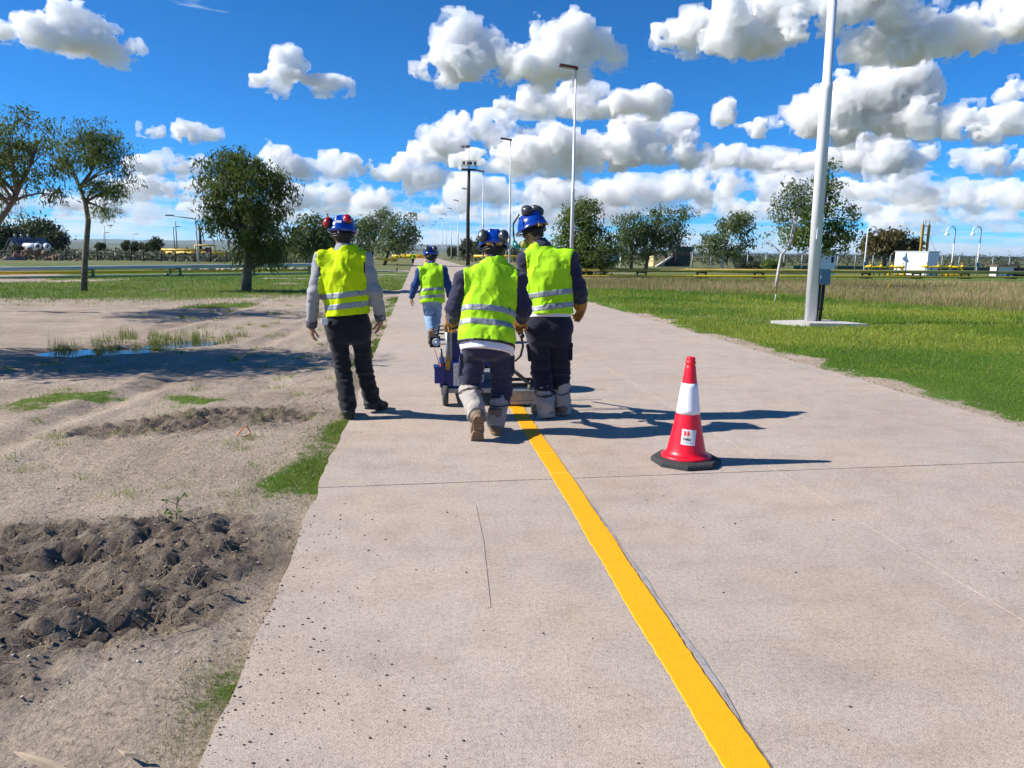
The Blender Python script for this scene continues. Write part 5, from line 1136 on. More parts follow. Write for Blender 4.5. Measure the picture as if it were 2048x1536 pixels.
def buildings():
    # left: long dark shed with ribbed roof
    Y = 140; a, b = at(-14, 497, Y), at(84, 497, Y+22); r = empty('shed', (a.x, Y, 0)); tag(r, 'long dark shed with a blue-grey ribbed roof at the far left', 'shed'); r.scale = (.62, .62, .80); r.location.x = at(6, 497, Y).x
    w, d = 6.2, 9; S_ = mat('dark_shed_wall', (.03, .035, .045), rough=.8, var=.2, vscale=.6); Rf = mat('blue_grey_roof_sheet', (.075, .10, .15), rough=.6, metal=.1, var=.1, vscale=.4)
    Mz = Matrix.Rotation(R_(-38), 3, 'Z')
    mb = MB(); poly = [(-w/2, 0), (w/2, 0), (w/2, 1.7), (0, 3.9), (-w/2, 1.7)]; V = [Mz@Vector((x, y, z)) for y in (0, d) for x, z in poly]; mb.add(V, [(0, 1, 2, 3, 4), (9, 8, 7, 6, 5)]+[(i, i+5, (i+1) % 5+5, (i+1) % 5) for i in range(5)]); mb.build('wall', S_, r, (2.2, 0, 0))
    for q in (-1, 1):
        mb = MB()
        V = [Mz@Vector(v) for v in ((q*.0, -.3, 4.05), (q*(w/2+.4), -.3, 1.72), (q*(w/2+.4), d+.3, 1.72), (0, d+.3, 4.05), (0, -.3, 3.95), (q*(w/2+.4), -.3, 1.62), (q*(w/2+.4), d+.3, 1.62), (0, d+.3, 3.95))]
        mb.add(V, [(0, 1, 2, 3), (4, 7, 6, 5), (0, 4, 5, 1), (2, 6, 7, 3), (1, 5, 6, 2)])
        rf = mb.build('roof', Rf, r, (2.2, 0, 0))
        for i in range(6):
            y = .6+i*1.5; mb = MB(); V = [Mz@Vector((q*t*(w/2+.38), y+e, 4.07-t*2.33+k)) for t in (0, 1) for e in (0, .35) for k in (0, .09)]; mb.add(V, [(0, 1, 3, 2), (4, 6, 7, 5), (1, 5, 7, 3), (0, 4, 5, 1), (2, 3, 7, 6)]); mb.build('rib', Rf, rf)
    for i in range(3): mb = MB(); mb.lathe([(.25, 3.9), (.25, 4.35), (.38, 4.4), (.3, 4.75), (0, 4.8)], 12, Mz@Vector((0, 1.2+i*1.7, 0))); mb.build('vent', M_galv, r, (2.2, 0, 0))
    mb = MB(); mb.box(Mz@Vector((1.2, -.03, .9)), (1.4, .06, 1.0)); wn = mb.build('window', mat('dark_glass', (.02, .02, .025), rough=.15), r, (2.2, 0, 0)); 
    # tanks
    for i, (px, py, rr, L, lab) in enumerate(((61, 491, .62, 2.6, 'white horizontal tank half hidden behind the round bush, leftmost'), (76, 490, .62, 1.6, 'white horizontal tank end-on, middle of three'), (94, 491, .62, 1.8, 'white horizontal tank end-on, rightmost of three'))):
        p = at(px, py, 128); r = empty('storage_tank', (p.x, 128, 0)); tag(r, lab, 'tank', 'white storage tanks'); r.scale = (.8, .8, .9); Q = Matrix.Rotation(R_(90), 3, 'X')@Matrix.Rotation(0, 3, 'Z'); Q = Matrix.Rotation(R_((75, 25, 30)[i]), 3, 'Z')@Q
        z = max(rr+.25, p.z); mb = MB(); mb.lathe([(0, -L/2-rr*.4), (rr*.6, -L/2-rr*.25), (rr, -L/2), (rr, L/2), (rr*.6, L/2+rr*.25), (0, L/2+rr*.4)], 20, (0, 0, z), Q); mb.build('vessel', M_wpole, r)
        for q in (-1, 1): mb = MB(); mb.box(Q@Vector((0, 0, q*L*.3))+Vector((0, 0, z*.4)), (1.0, .25, z*.8)); mb.build('saddle', M_dark, r)
        mb = MB(); mb.lathe([(0, .0), (.26, 0), (.26, .06), (0, .06)], 12, Vector((0, 0, z))+Q@Vector((0, 0, L/2+rr*.36)), Q); mb.build('manhole', M_dark, r)
    # right: raised block with an outside stair and a dark flat roof
    Y = 100; a, b = at(1300, 531, Y), at(1384, 531, Y); r = empty('stair_building', (a.x, Y, 0)); W = b.x-a.x; tag(r, 'cream and dark block with a white outside stair and flat dark roof', 'building')
    zt = at(1340, 505, Y).z; ztop = at(1340, 497, Y).z
    Cw = mat('cream_wall', (.52, .42, .20), rough=.85, var=.1); Dw = mat('dark_green_grey_wall', (.045, .055, .045), rough=.85, var=.2)
    mb = MB(); mb.box((.75, -.2, 1.0), (1.55, 2.6, 2.0)); mb.build('end_wall', Cw, r)
    mb = MB(); mb.box((W*.5+.3, .9, .75), (W*.74, 2.6, 1.5)); mb.build('wall', Dw, r)
    mb = MB(); mb.box((W*.72, .9, 1.75), (W*.42, 2.2, .5)); mb.build('upper_wall', mat('drab_panel', (.12, .12, .09), rough=.8), r)
    mb = MB(); mb.box((W*.78, .9, 2.35), (W*.44, 3.2, .70), bev=.05); mb.build('roof', mat('dark_roof', (.035, .045, .06), rough=.6), r)
    for x in (W*.58, W*.98): mb = MB(); mb.box((x, -.5, 1.0), (.12, .12, 2.0)); mb.build('post', mat('rust_red_post', (.12, .03, .02)), r)
    for i in range(8): mb = MB(); mb.box((.4+i*.27, -1.75, .09+i*.18), (.34, .9, .18)); mb.build('step', M_pad, r)
    # sign board
    p = at(1223, 543, 62); r = empty('notice_board', (p.x, 62, 0)); tag(r, 'white and blue notice board on two legs under the trees', 'sign')
    mb = MB(); mb.box((0, 0, 1.25), (.85, .05, .58)); pn = mb.build('panel', mat('board_white', (.70, .74, .78), rough=.5), r)
    mb = MB(); mb.box((.08, -.03, 1.28), (.5, .01, .34)); mb.build('picture', mat('board_blue', (.12, .38, .60), rough=.5, col2=(.65, .75, .85), vscale=4), pn)
    for x in (-.36, .36): mb = MB(); mb.tube([(x, .03, 0), (x, .03, 1.3)], .03, 8); mb.build('leg', M_dark, r)
    # white transformer house
    Y = 63; a, m_, b = at(1808, 552, Y), at(1843, 552, Y), at(1876, 552, Y+.5); zt = at(1840, 504, Y).z
    r = empty('equipment_house', (m_.x, Y, 0)); tag(r, 'plain white equipment house among the yellow pipework', 'building'); w1 = m_.x-a.x+.0
    mb = MB(); V = []; foot = [(-w1*1.02, 1.5), (0, -.6), (b.x-m_.x, .6), (-w1*.1, 3.2), ]; 
    mb.prism(foot, 0, zt); mb.build('wall', mat('white_render', (.80, .80, .82), rough=.7, var=.03), r); mb = MB(); cx = sum(p[0] for p in foot)/4; cy = sum(p[1] for p in foot)/4
    mb.prism([(cx+(x-cx)*1.04, cy+(y-cy)*1.04) for x, y in foot], zt, zt+.08); mb.build('roof', mat('pale_roof', (.55, .56, .58), rough=.7), r)
    Y = 60; a, b = at(1636, 545, Y), at(1668, 545, Y); r = empty('white_cabin', (a.x, Y, 0)); tag(r, 'small white cabin half hidden behind the thick lamp post', 'cabin'); W = b.x-a.x; zt = at(1650, 503, Y).z
    mb = MB(); mb.box((W*.5, .8, zt/2), (W, 1.8, zt)); mb.build('wall', M_wpole, r); mb = MB(); mb.box((W*.5, .8, zt+.04), (W+.2, 2.0, .08)); mb.build('roof', M_galv, r); mb = MB(); mb.box((W*.80, -.11, zt*.66), (.22, .03, .5)); mb.build('window', M_dark, r)
    # open shed at the far right
    Y = 62; a, b = at(1985, 551, Y), at(2026, 551, Y); r = empty('small_shelter', (a.x, Y, 0)); tag(r, 'small white-fronted shelter with a rusty flat top at the far right', 'shelter'); W = b.x-a.x
    mb = MB(); mb.box((W*.42, 0, .42), (W*.78, .9, .84)); mb.build('front', M_wpole, r); mb = MB(); mb.box((W*.5, 0, .92), (W*1.05, 1.3, .10)); mb.build('roof', mat('rusty_sheet', (.14, .08, .05), rough=.8, var=.3), r)
    for x in (0, W): mb = MB(); mb.box((x, -.5, .45), (.1, .1, .9)); mb.build('post', M_timber, r)
    mb = MB(); mb.box((W*1.45, .3, .36), (W*.8, .8, .72)); mb.build('side_bin', M_dark, r)
    # lattice portal tower
    Y = 125; a, b = at(1841, 503, Y), at(1853, 503, Y); r = empty('portal_tower', (a.x, Y, 0)); tag(r, 'yellow two-legged ladder-like tower behind the white house', 'tower'); W = b.x-a.x; z1 = at(1847, 449, Y).z
    for x in (0, W): mb = MB(); mb.box((x, 0, z1/2), (.36, .3, z1)); mb.build('leg', mat('ochre_paint', (.42, .25, .03), rough=.6), r)
    for i in range(5): mb = MB(); mb.box((W/2, 0, z1*(.16+.2*i)), (W, .15, .12)); mb.build('rung', M_dark, r)
    mb = MB()
    for x in (0, W*.4, W): mb.tube([(x, 0, z1), (x, 0, z1+.8)], .04, 6)
    mb.tube([(W, 0, z1*.8), (W+3.5, .5, .3)], .025, 5); mb.build('stay', M_dark, r)
buildings()
def pipework():
    for (x0, x1, lab, sd) in ((1730, 1806, 'cluster of yellow valves and pipes left of the white house', 1), (1842, 1925, 'yellow valve manifold with bent pipes right of the white house', 2)):
        rr = random.Random(sd); Y = 58.5; a, b = at(x0, 550, Y), at(x1, 550, Y); W = b.x-a.x; r = empty('pipework', (a.x, Y, 0)); tag(r, lab, 'pipework', 'yellow gas pipework')
        zt = at(x0, 533, Y).z
        mb = MB(); mb.tube([(0, 0, zt), (W, 0, zt-.05)], .085, 10); mb.build('header', M_ypipe, r)
        for i in range(7):
            x = W*(i+.5)/7; mb = MB(); mb.tube([(x, -.1, 0), (x, -.1, zt)], .045, 8); mb.build('stand', M_green, r)
            if i % 2 == 0:
                mb = MB(); mb.ball((x+.15, 0, zt), (.15, .15, .16)); mb.lathe([(.16, -.03), (.16, .03)], 12, (x+.15, 0, zt), Matrix.Rotation(R_(90), 3, 'Y')); mb.tube([(x+.15, 0, zt), (x+.15, 0, zt+.30)], .03, 6); mb.lathe([(.0, .30), (.14, .30), (.14, .33), (0, .33)], 12, (x+.15, 0, zt)); mb.build('valve', M_ypipe, r)
        mb = MB(); mb.tube([(W*.70, -.1, zt), (W*.86, -.15, zt-.02), (W*.94, -.2, zt-.25), (W*.99, -.3, .1)], .085, 10); mb.tube([(W*.45, -.4, .28), (W*.52, -.5, .34), (W*.75, -.5, .34), (W*.80, -.4, .1)], .08, 10); mb.build('bent_pipe', M_ypipe, r)
        mb = MB()
        for i in range(4): c = (W*(.5+.13*i), -.5, .22); mb.lathe([(.0, -.05), (.16, -.05), (.16, .05), (0, .05)], 12, c, Matrix.Rotation(R_(90), 3, 'Y'))
        mb.build('flange', M_ypipe, r)
pipework()
def gooseneck_lamps():
    for (px, py, side, lab) in ((1727, 548, 1, 'white gooseneck lamp left of the yellow pipework'), (1901, 548, -1, 'white gooseneck lamp right of the white house'), (1952, 548, -1, 'rightmost white gooseneck lamp')):
        p = at(px, py, 64); r = empty('gooseneck_lamp', (p.x, 64, 0)); tag(r, lab, 'lamp', 'white gooseneck lamps'); H = at(px, 462, 64).z
        R0 = .42; pts = [(0, 0, 0), (.02, 0, H*.5), (.04, 0, H)]+[(.04+side*(R0-R0*math.cos(t)), 0, H+R0*math.sin(t)) for t in np.linspace(.2, math.pi, 10)]+[(.04+side*2*R0, 0, H-.15)]
        mb = MB(); mb.tube(pts, [.07, .06]+[.05]*(len(pts)-2), 10); mb.build('post', M_wpole, r)
        mb = MB(); mb.lathe([(.03, .18), (.06, .12), (.14, 0), (.22, -.16), (.20, -.17), (.0, -.12)], 16, (.04+side*2*R0, 0, H-.22)); mb.build('bell_shade', M_wpole, r)
        mb = MB(); mb.box((.0, -.1, .95), (.26, .14, .34)); mb.build('switch_box', mat('switch_blue', (.10, .18, .28), rough=.5), r)
    # thin far lamps and poles on the left and right
    for i, (px, py, yb, Y, arm, lab) in enumerate(((137, 461, 505, 160, -1.6, 'thin far lamp pole above the tanks'), (212, 452, 505, 150, 1.2, 'thin far lamp pole right of the slender tree'), (209, 466, 505, 190, 1.0, 'short thin far lamp pole beside a taller one'), (268, 469, 505, 190, 1.0, 'faint far lamp pole left of the round bush'), (350, 454, 506, 150, .8, 'thin far lamp pole next to a dark mast'), (355, 443, 506, 150, 0, 'thin dark far mast left of the bushy tree'), (396, 438, 521, 85, -2.6, 'pale lamp pole with a long arm by the bushy tree'), (402, 454, 508, 130, 0, 'thick dark far mast touching the bushy tree'), (1795, 474, 506, 180, -2.2, 'far lamp pole with an arm left of the yellow tower'), (1657, 500, 549, 60, 0, 'short white post beside the small cabin'), (1240, 508, 540, 72, 0, 'short pale post behind the notice board'))):
        p = at(px, yb, Y); t = at(px, py, Y); r = empty('far_pole', (p.x, Y, 0)); tag(r, lab, 'pole', 'thin far poles'); dk = 'dark' in lab
        mb = MB(); rad = .28 if 'thick' in lab else (.10 if Y > 80 else .06); mb.tube([(0, 0, 0), (0, 0, t.z)], [rad, rad*.7], 8); mb.build('pole', M_dark if dk else (M_wpole if Y < 90 else M_galv), r)
        if arm: mb = MB(); mb.tube([(0, 0, t.z), (arm, 0, t.z+.25*abs(arm)*.5)], .06, 6); mb.box((arm, 0, t.z+.25*abs(arm)*.5), (.8, .3, .14)); mb.build('arm', M_galv, r)
gooseneck_lamps()
def fences():
    wire = mat('fence_wire', (.12, .16, .15), rough=.6, metal=.3)
    r = empty('chain_link_fence', (60, 84, 0)); tag(r, 'long grey-green chain-link fence behind the meadow', 'fence'); x0, x1, Y = at(1385, 510, 84).x, at(2120, 510, 84).x, 84
    O = Vector((60, 84, 0)); n = 22; zt = 1.75
    for i in range(n): x = x0+(x1-x0)*i/(n-1); mb = MB(); mb.tube([(x-60, 0, 0), (x-60, 0, zt)], .06, 6); mb.tube([(x-60, 0, zt), (x-60, -.25, zt+.3)], .05, 6); mb.build('post', M_galv, r)
    mb = MB(); L = x1-x0; k = 0.0
    V = []; F = []
    def strip(a, b, w=.012):
        q = len(V); V.extend([(a[0]-60, 0, a[1]-w), (b[0]-60, 0, b[1]-w), (b[0]-60, 0, b[1]+w), (a[0]-60, 0, a[1]+w)]); F.append((q, q+1, q+2, q+3))
    while k < L-1.6:
        strip((x0+k, .05), (x0+k+1.65, zt-.05)); strip((x0+k+1.65, .05), (x0+k, zt-.05)); k += .22
    for z in (.06, zt*.5, zt-.04): strip((x0, z), (x1, z), .02)
    mb.add(V, F); o = mb.build('wire_mesh', wire, r)
    mb = MB(); mb.box(((x0+x1)/2-60+6, .35, .22), (L*.72, .06, .55)); mb.build('green_screen', mat('green_windbreak', (.03, .10, .07), rough=.8, var=.2, vscale=.5), r)
    r = empty('wire_fence', (-40, 92, 0)); tag(r, 'old wire fence on dark leaning posts at the far side of the left yard', 'fence'); xs = [-8, 25, 51, 75, 103, 132, 148, 195, 228, 262, 288, 322, 350, 388, 420, 452, 498, 560, 612]; rr = random.Random(8)
    pts = []
    for px in xs:
        p = at(px, 515, 92); h = rr.uniform(1.35, 1.75); lean = rr.uniform(-.1, .1); mb = MB(); mb.tube([(p.x+40, 0, -.1), (p.x+40+lean, 0, h)], [.09, .07], 7); mb.build('post', M_timber, r); pts.append((p.x+40, h))
    for z in (.45, .85, 1.2): mb = MB(); mb.tube([(x, 0, z) for x, h in pts], .018, 4, cap=False); mb.build('wire', M_galv, r)
fences()
def stones():
    rr = random.Random(12)
    stm = [mat('pale_stone', (.42, .37, .31), rough=.95, var=.2, vscale=5), mat('brown_stone', (.24, .15, .10), rough=.95, var=.25, vscale=5), mat('grey_stone', (.25, .25, .26), rough=.95, var=.2, vscale=5)]
    protos = []
    for k in range(6):
        bm = bmesh.new(); bmesh.ops.create_icosphere(bm, subdivisions=2, radius=.5); q = random.Random(k)
        for v in bm.verts: n = float(n3(np.array([v.co[:]]), .9, k)[0]); v.co = v.co*(1+.16*n); v.co.z *= .7
        me = bpy.data.meshes.new('stone'); bm.to_mesh(me); bm.free(); protos.append(me)
    root = empty('stone_row', (-8, 54, 0)); tag(root, 'row of pale boulders edging the gravel behind the left pipes', 'stones')
    for i in range(46):
        px = rr.uniform(300, 640); Y = 57+rr.uniform(-.5, .7)+px*.004; p = at(px, 540, Y); o = link('boulder', protos[i % 6], None, root); s = rr.uniform(.28, .62); o.location = (p.x+8, Y-54, s*.18); o.scale = (s*rr.uniform(1, 1.5), s, s*rr.uniform(.7, 1)); o.rotation_euler = (0, 0, rr.uniform(0, 6))
    for me in protos: me.materials.append(stm[0])
    prot2 = [m_.copy() for m_ in protos]
    for k, m_ in enumerate(prot2): m_.materials.clear(); m_.materials.append(stm[1])
    root = empty('rubble_pile', (-45, 91, 0)); tag(root, 'heap of brown rubble and broken slabs at the far left', 'rubble')
    for i in range(60):
        t = rr.gauss(0, 1); x = t*2.1; h = max(0, 1.25*math.exp(-(t/1.1)**2))*rr.uniform(.1, 1); p = at(64, 515, 88); o = link('rock', prot2[i % 6], None, root); s = rr.uniform(.22, .6); o.location = (p.x+45+x, -3+rr.uniform(-.8, .8), h+.1); o.scale = (s*1.3, s, s*.8); o.rotation_euler = (rr.uniform(0, 3), rr.uniform(0, 3), rr.uniform(0, 6))
    for i in range(7): p = at(rr.uniform(14, 46), 519, 87); mb = MB(); mb.box((p.x+45, -4+rr.uniform(-.5, .5), .25+.1*rr.random()), (rr.uniform(.7, 1.3), .6, .14), M=Matrix.Rotation(rr.uniform(-.35, .35), 3, 'Y')); mb.build('broken_slab', stm[2], root)
    # grey gravel strip behind the pipes
    mb = MB(); a, b = at(-60, 521, 86), at(640, 521, 86); mb.box(((a.x+b.x)/2, 84, .012), (b.x-a.x, 12, .02)); o = mb.build('gravel_yard', mat('grey_gravel', (.24, .225, .215), rough=1, var=.25, vscale=.7)); tag(o, kind='structure')
    # loose stones and crumbs of soil on the near yard and on the slabs
    V = []; F = []; ico = bmesh.new(); bmesh.ops.create_icosphere(ico, subdivisions=1, radius=1.0); iv = np.array([v.co[:] for v in ico.verts]); jf = np.array([[v.index for v in f.verts] for f in ico.faces]); ico.free()
    def crumbs(name, n, fx, fy, smin, smax, mt_, dens=None, zoff=0.0, road_=False):
        x = fx(n); y = fy(n); z = np.zeros(n) if road_ else height(x, y)
        if dens is not None: k = RNG.random(n) < dens(x, y); x, y, z = x[k], y[k], z[k]
        n = len(x); s = smin*(smax/smin)**(RNG.random(n)**2.2)
        P = iv[None]*(1+.22*RNG.standard_normal((n, len(iv), 1)))*s[:, None, None]*np.array([1, .85, .6])
        P += np.stack([x, y, z+s*.25+zoff], -1)[:, None]
        Fx = jf[None]+(np.arange(n)*len(iv))[:, None, None]
        o = link(name, mesh_np(name, P.reshape(-1, 3), Fx.reshape(-1, 3), False), mt_); tag(o, kind='stuff'); return o
    U = lambda a, b: (lambda n: RNG.uniform(a, b, n)); E = lambda a, b: (lambda n: a*(b/a)**RNG.random(n))
    crumbs('gravel', 9000, U(-4.2, -.68), E(1.9, 9), .002, .0085, mat('gravel_stone', (.36, .30, .25), rough=.95, col2=(.56, .48, .41), vscale=25), lambda x, y: np.clip(.25+.5*n2(x, y, .25, 3), .06, 1))
    crumbs('soil_clods', 18000, U(-4.2, -.7), E(2.0, 8.5), .002, .012, mat('dark_soil', (.15, .11, .078), rough=1, col2=(.27, .205, .15), vscale=14), lambda x, y: np.clip(mud_mask(x, y)*.9+.02, 0, 1))
    crumbs('road_crumbs', 5200, lambda n: ROAD_L+RNG.random(n)**2.0*3.2, E(1.9, 11), .0015, .0062, mat('dirt_crumb', (.07, .055, .042), rough=1), lambda x, y: np.clip(-.35+.7*n2(x, y, .22, 7), .03, .9)*np.exp(-(x+.65)/1.5), 0, True)
    crumbs('road_grit', 500, U(1.2, 5.3), E(2.2, 12), .002, .007, mat('dirt_crumb', (.07, .055, .042), rough=1), lambda x, y: np.clip(.25+.4*n2(x, y, .2, 8), .05, .8), 0, True)
    crumbs('verge_sand', 1800, lambda n: 5.42+.16*RNG.standard_normal(n), E(4.5, 26), .004, .016, mat('pale_sand', (.40, .32, .24), rough=1, col2=(.26, .205, .15), vscale=20), None, .012)
stones()
def litter():
    M_wood = mat('bleached_wood', (.42, .33, .23), rough=.9, var=.2, vscale=9)
    p = gnd(40, 1512); r = MB(); pts = [gnd(28, 1504, .02), gnd(60, 1516, .03), gnd(100, 1530, .025), gnd(160, 1556, .02)]; r.tube(pts, [.003, .010, .013, .008], 4, smooth=False); o = r.build('wood_splinter', M_wood); tag(o, 'pale splinter of wood lying on the soil at the bottom left corner', 'wood')
    r = MB(); pts = [gnd(238, 1500, 0), gnd(252, 1508, .01), gnd(270, 1509, .008), gnd(290, 1517, 0)]; r.tube(pts, [.002, .007, .008, .003], 4, smooth=False); o = r.build('bark_chip', M_wood); tag(o, 'small pale bark chip on the soil near the slab edge', 'wood')
    a, b, c, d = gnd(474, 872, .01), gnd(494, 852, .09), gnd(502, 868, .02), gnd(488, 873, .02); r = MB(); r.tube([a, a*.5+b*.5+Vector((0, 0, .015)), b, c, d], .006, 6); o = r.build('orange_cord', mat('orange_plastic', (.75, .20, .03), rough=.5)); tag(o, 'loop of orange cord sticking out of the churned soil', 'cord')
    o = MB(); o.box(gnd(486, 872, .01), (.03, .03, .02)); o = o.build('white_scrap', M_white); tag(o, 'tiny white scrap under the orange cord', 'scrap')
litter()
# ------------------------------------------------------------------ trees, bushes
def leaf_mat(name, c1, c2, tr=.35):
    m = bpy.data.materials.new(name); m.use_nodes = True; nt = m.node_tree; N, L = nt.nodes.new, nt.links.new; b = nt.nodes['Principled BSDF']
    a = N('ShaderNodeAttribute'); a.attribute_name = 'tone'; rp = N('ShaderNodeValToRGB'); e = rp.color_ramp.elements; e[0].position = 0; e[1].position = 1
    e[0].color = (*c1, 1); e[1].color = (*c2, 1); L(a.outputs['Fac'], rp.inputs[0]); L(rp.outputs[0], b.inputs['Base Color']); b.inputs['Roughness'].default_value = .5; b.inputs['Specular IOR Level'].default_value = .35
    t = N('ShaderNodeBsdfTranslucent'); L(rp.outputs[0], t.inputs[0]); mx = N('ShaderNodeMixShader'); mx.inputs[0].default_value = tr; L(b.outputs[0], mx.inputs[1]); L(t.outputs[0], mx.inputs[2]); L(mx.outputs[0], nt.nodes['Material Output'].inputs[0])
    return m
LM = dict(euc=leaf_mat('eucalypt_leaf', (.055, .10, .014), (.19, .225, .045), .45), euc2=leaf_mat('dense_eucalypt_leaf', (.045, .09, .014), (.165, .21, .038), .45), pop=leaf_mat('grey_poplar_leaf', (.058, .10, .026), (.18, .23, .08), .45),
          bush=leaf_mat('bright_shrub_leaf', (.06, .115, .016), (.18, .25, .05), .45), dark=leaf_mat('dark_leaf', (.022, .040, .014), (.07, .095, .032)), rust=leaf_mat('olive_rust_leaf', (.05, .05, .012), (.16, .12, .03)), scrub=leaf_mat('scrub_leaf', (.035, .045, .02), (.12, .13, .07)))
M_bark = mat('grey_brown_bark', (.10, .075, .055), rough=.95, col2=(.20, .16, .125), vscale=7, bump=.6, bscale=25)
M_bark_d = mat('dark_bark', (.035, .028, .022), rough=.95, var=.3, vscale=7)
M_bark_w = mat('white_bark', (.36, .34, .31), rough=.85, col2=(.60, .58, .54), vscale=5, bump=.3, bscale=20)
def leaves(name, C, sig, per, size, mt_, seed, droop=.5, asp=.3, parent=None):
    """leaf-sized faces around the twig ends C; each leaf is a bent blade of two quads"""
    r = np.random.default_rng(seed); n = len(C)*per; c = np.repeat(C, per, 0); tone = np.repeat(r.random(len(C)), per)*.55+r.random(n)*.45
    o = r.standard_normal((n, 3))*np.repeat(np.atleast_1d(sig)*np.ones(len(C)), per)[:, None]; o[:, 2] = o[:, 2]*.8-droop*.3*np.abs(o[:, 2])
    p = c+o; d = r.standard_normal((n, 3)); d[:, 2] -= droop*1.8; d /= np.linalg.norm(d, axis=1)[:, None]
    w = np.cross(d, r.standard_normal((n, 3))); w /= np.maximum(np.linalg.norm(w, axis=1), 1e-6)[:, None]
    s = size*(.6+.8*r.random(n))[:, None]; h = s*asp*.5; mid = p+d*s*.5+np.cross(d, w)*s*.08
    V = np.stack([p, mid+w*h, p+d*s, mid-w*h], 1).reshape(-1, 3); F = np.arange(n*4).reshape(n, 4)
    me = mesh_np(name, V, F, False); at_ = me.color_attributes.new('tone', 'FLOAT_COLOR', 'POINT'); t4 = np.repeat(tone, 4); at_.data.foreach_set('color', np.stack([t4, t4, t4, np.ones_like(t4)], 1).astype(np.float32).ravel())
    return link(name, me, mt_, parent)
def crown_points(blobs, n, r, shell=.55):
    wts = np.array([b[1][0]*b[1][1]*b[1][2]*(b[2] if len(b) > 2 else 1) for b in blobs])**.8; k = r.choice(len(blobs), n, p=wts/wts.sum()); P = []
    for i in k:
        c, q = blobs[i][0], blobs[i][1]; v = r.standard_normal(3); v /= np.linalg.norm(v); t = r.random()**(1/3*shell) if r.random() < .75 else r.random()
        P.append(np.array(c)+v*np.array(q)*t)
    return np.array(P)
def tree(label, Y, trunk, r0, blobs, kind, n_cl, per, leaf, sig, seed, bark=M_bark, droop=.5, asp=.3, limbs=9, group='trees round the works', cat='tree', name='tree', depth=.9, z0=None):
    """trunk: (px, py) path; blobs: (px, py, rx, ry[, weight]) parts of the crown; all at distance Y"""
    r = np.random.default_rng(seed); rr = random.Random(seed); k = Y/FPX*1.02
    tp = [at(x, y, Y) for x, y in trunk]; tp[0] = Vector((tp[0].x, Y, -.05)) if z0 is None else tp[0]; base = Vector((tp[0].x, Y, 0))
    root = empty(name, base); tag(root, label, cat, group)
    pts = [np.array(p-base) for p in tp]
    for i in range(1, len(pts)): pts[i][1] += rr.uniform(-.1, .1)*i*.4
    B = [((np.array(at(b[0], b[1], Y)-base)+np.array([0, rr.uniform(-.25, .25)*b[2]*k, 0])), (b[2]*k, b[2]*k*depth, b[3]*k), (b[4] if len(b) > 4 else 1)) for b in blobs]
    C = crown_points(B, n_cl, r); C[:, 2] = np.maximum(C[:, 2], .25)
    mb = MB(); n = len(pts); mb.tube(pts, [r0*(1-.62*i/(n-1)) for i in range(n)], 10)
    # limbs to spread targets, twigs from the limbs to the leaf clusters
    nodes = []; T = np.array(pts)
    tgt = [C[r.integers(len(C))]]
    for _ in range(limbs-1):
        cand = C[r.integers(len(C), size=24)]; d = np.min(np.linalg.norm(cand[:, None]-np.array(tgt)[None], axis=-1), 1); tgt.append(cand[d.argmax()])
    for q in tgt:
        t = rr.uniform(.55, 1.0); i = min(int(t*(n-1)), n-2); f = t*(n-1)-i; s0 = T[i]*(1-f)+T[i+1]*f
        if s0[2] > q[2]-.1 and len(T) > 2: s0 = T[max(1, i-1)]
        L_ = np.linalg.norm(q-s0); m_ = (s0+q)/2+np.array([rr.uniform(-.1, .1), rr.uniform(-.1, .1), .14])*L_; P3 = [(1-u)**2*s0+2*u*(1-u)*m_+u*u*q for u in np.linspace(0, 1, 6)]
        ra = r0*(.52-.3*(t-.55)); mb.tube(P3, [ra*(1-.85*u) for u in np.linspace(0, 1, 6)], 6, cap=False); nodes += P3[1:]
    ND = np.array(nodes)
    for c in C[::max(1, len(C)//140)]:
        d = np.linalg.norm(ND-c, axis=1); j = d.argmin()
        if .08 < d[j] < 6: mb.tube([ND[j], (ND[j]+c)/2+np.array([0, 0, .06*d[j]]), c], [r0*.085, r0*.06, r0*.03], 4, cap=False)
    mb.build('trunk', bark, root); leaves('crown', C, sig, per, leaf, LM[kind], seed, droop, asp, root)
    return root
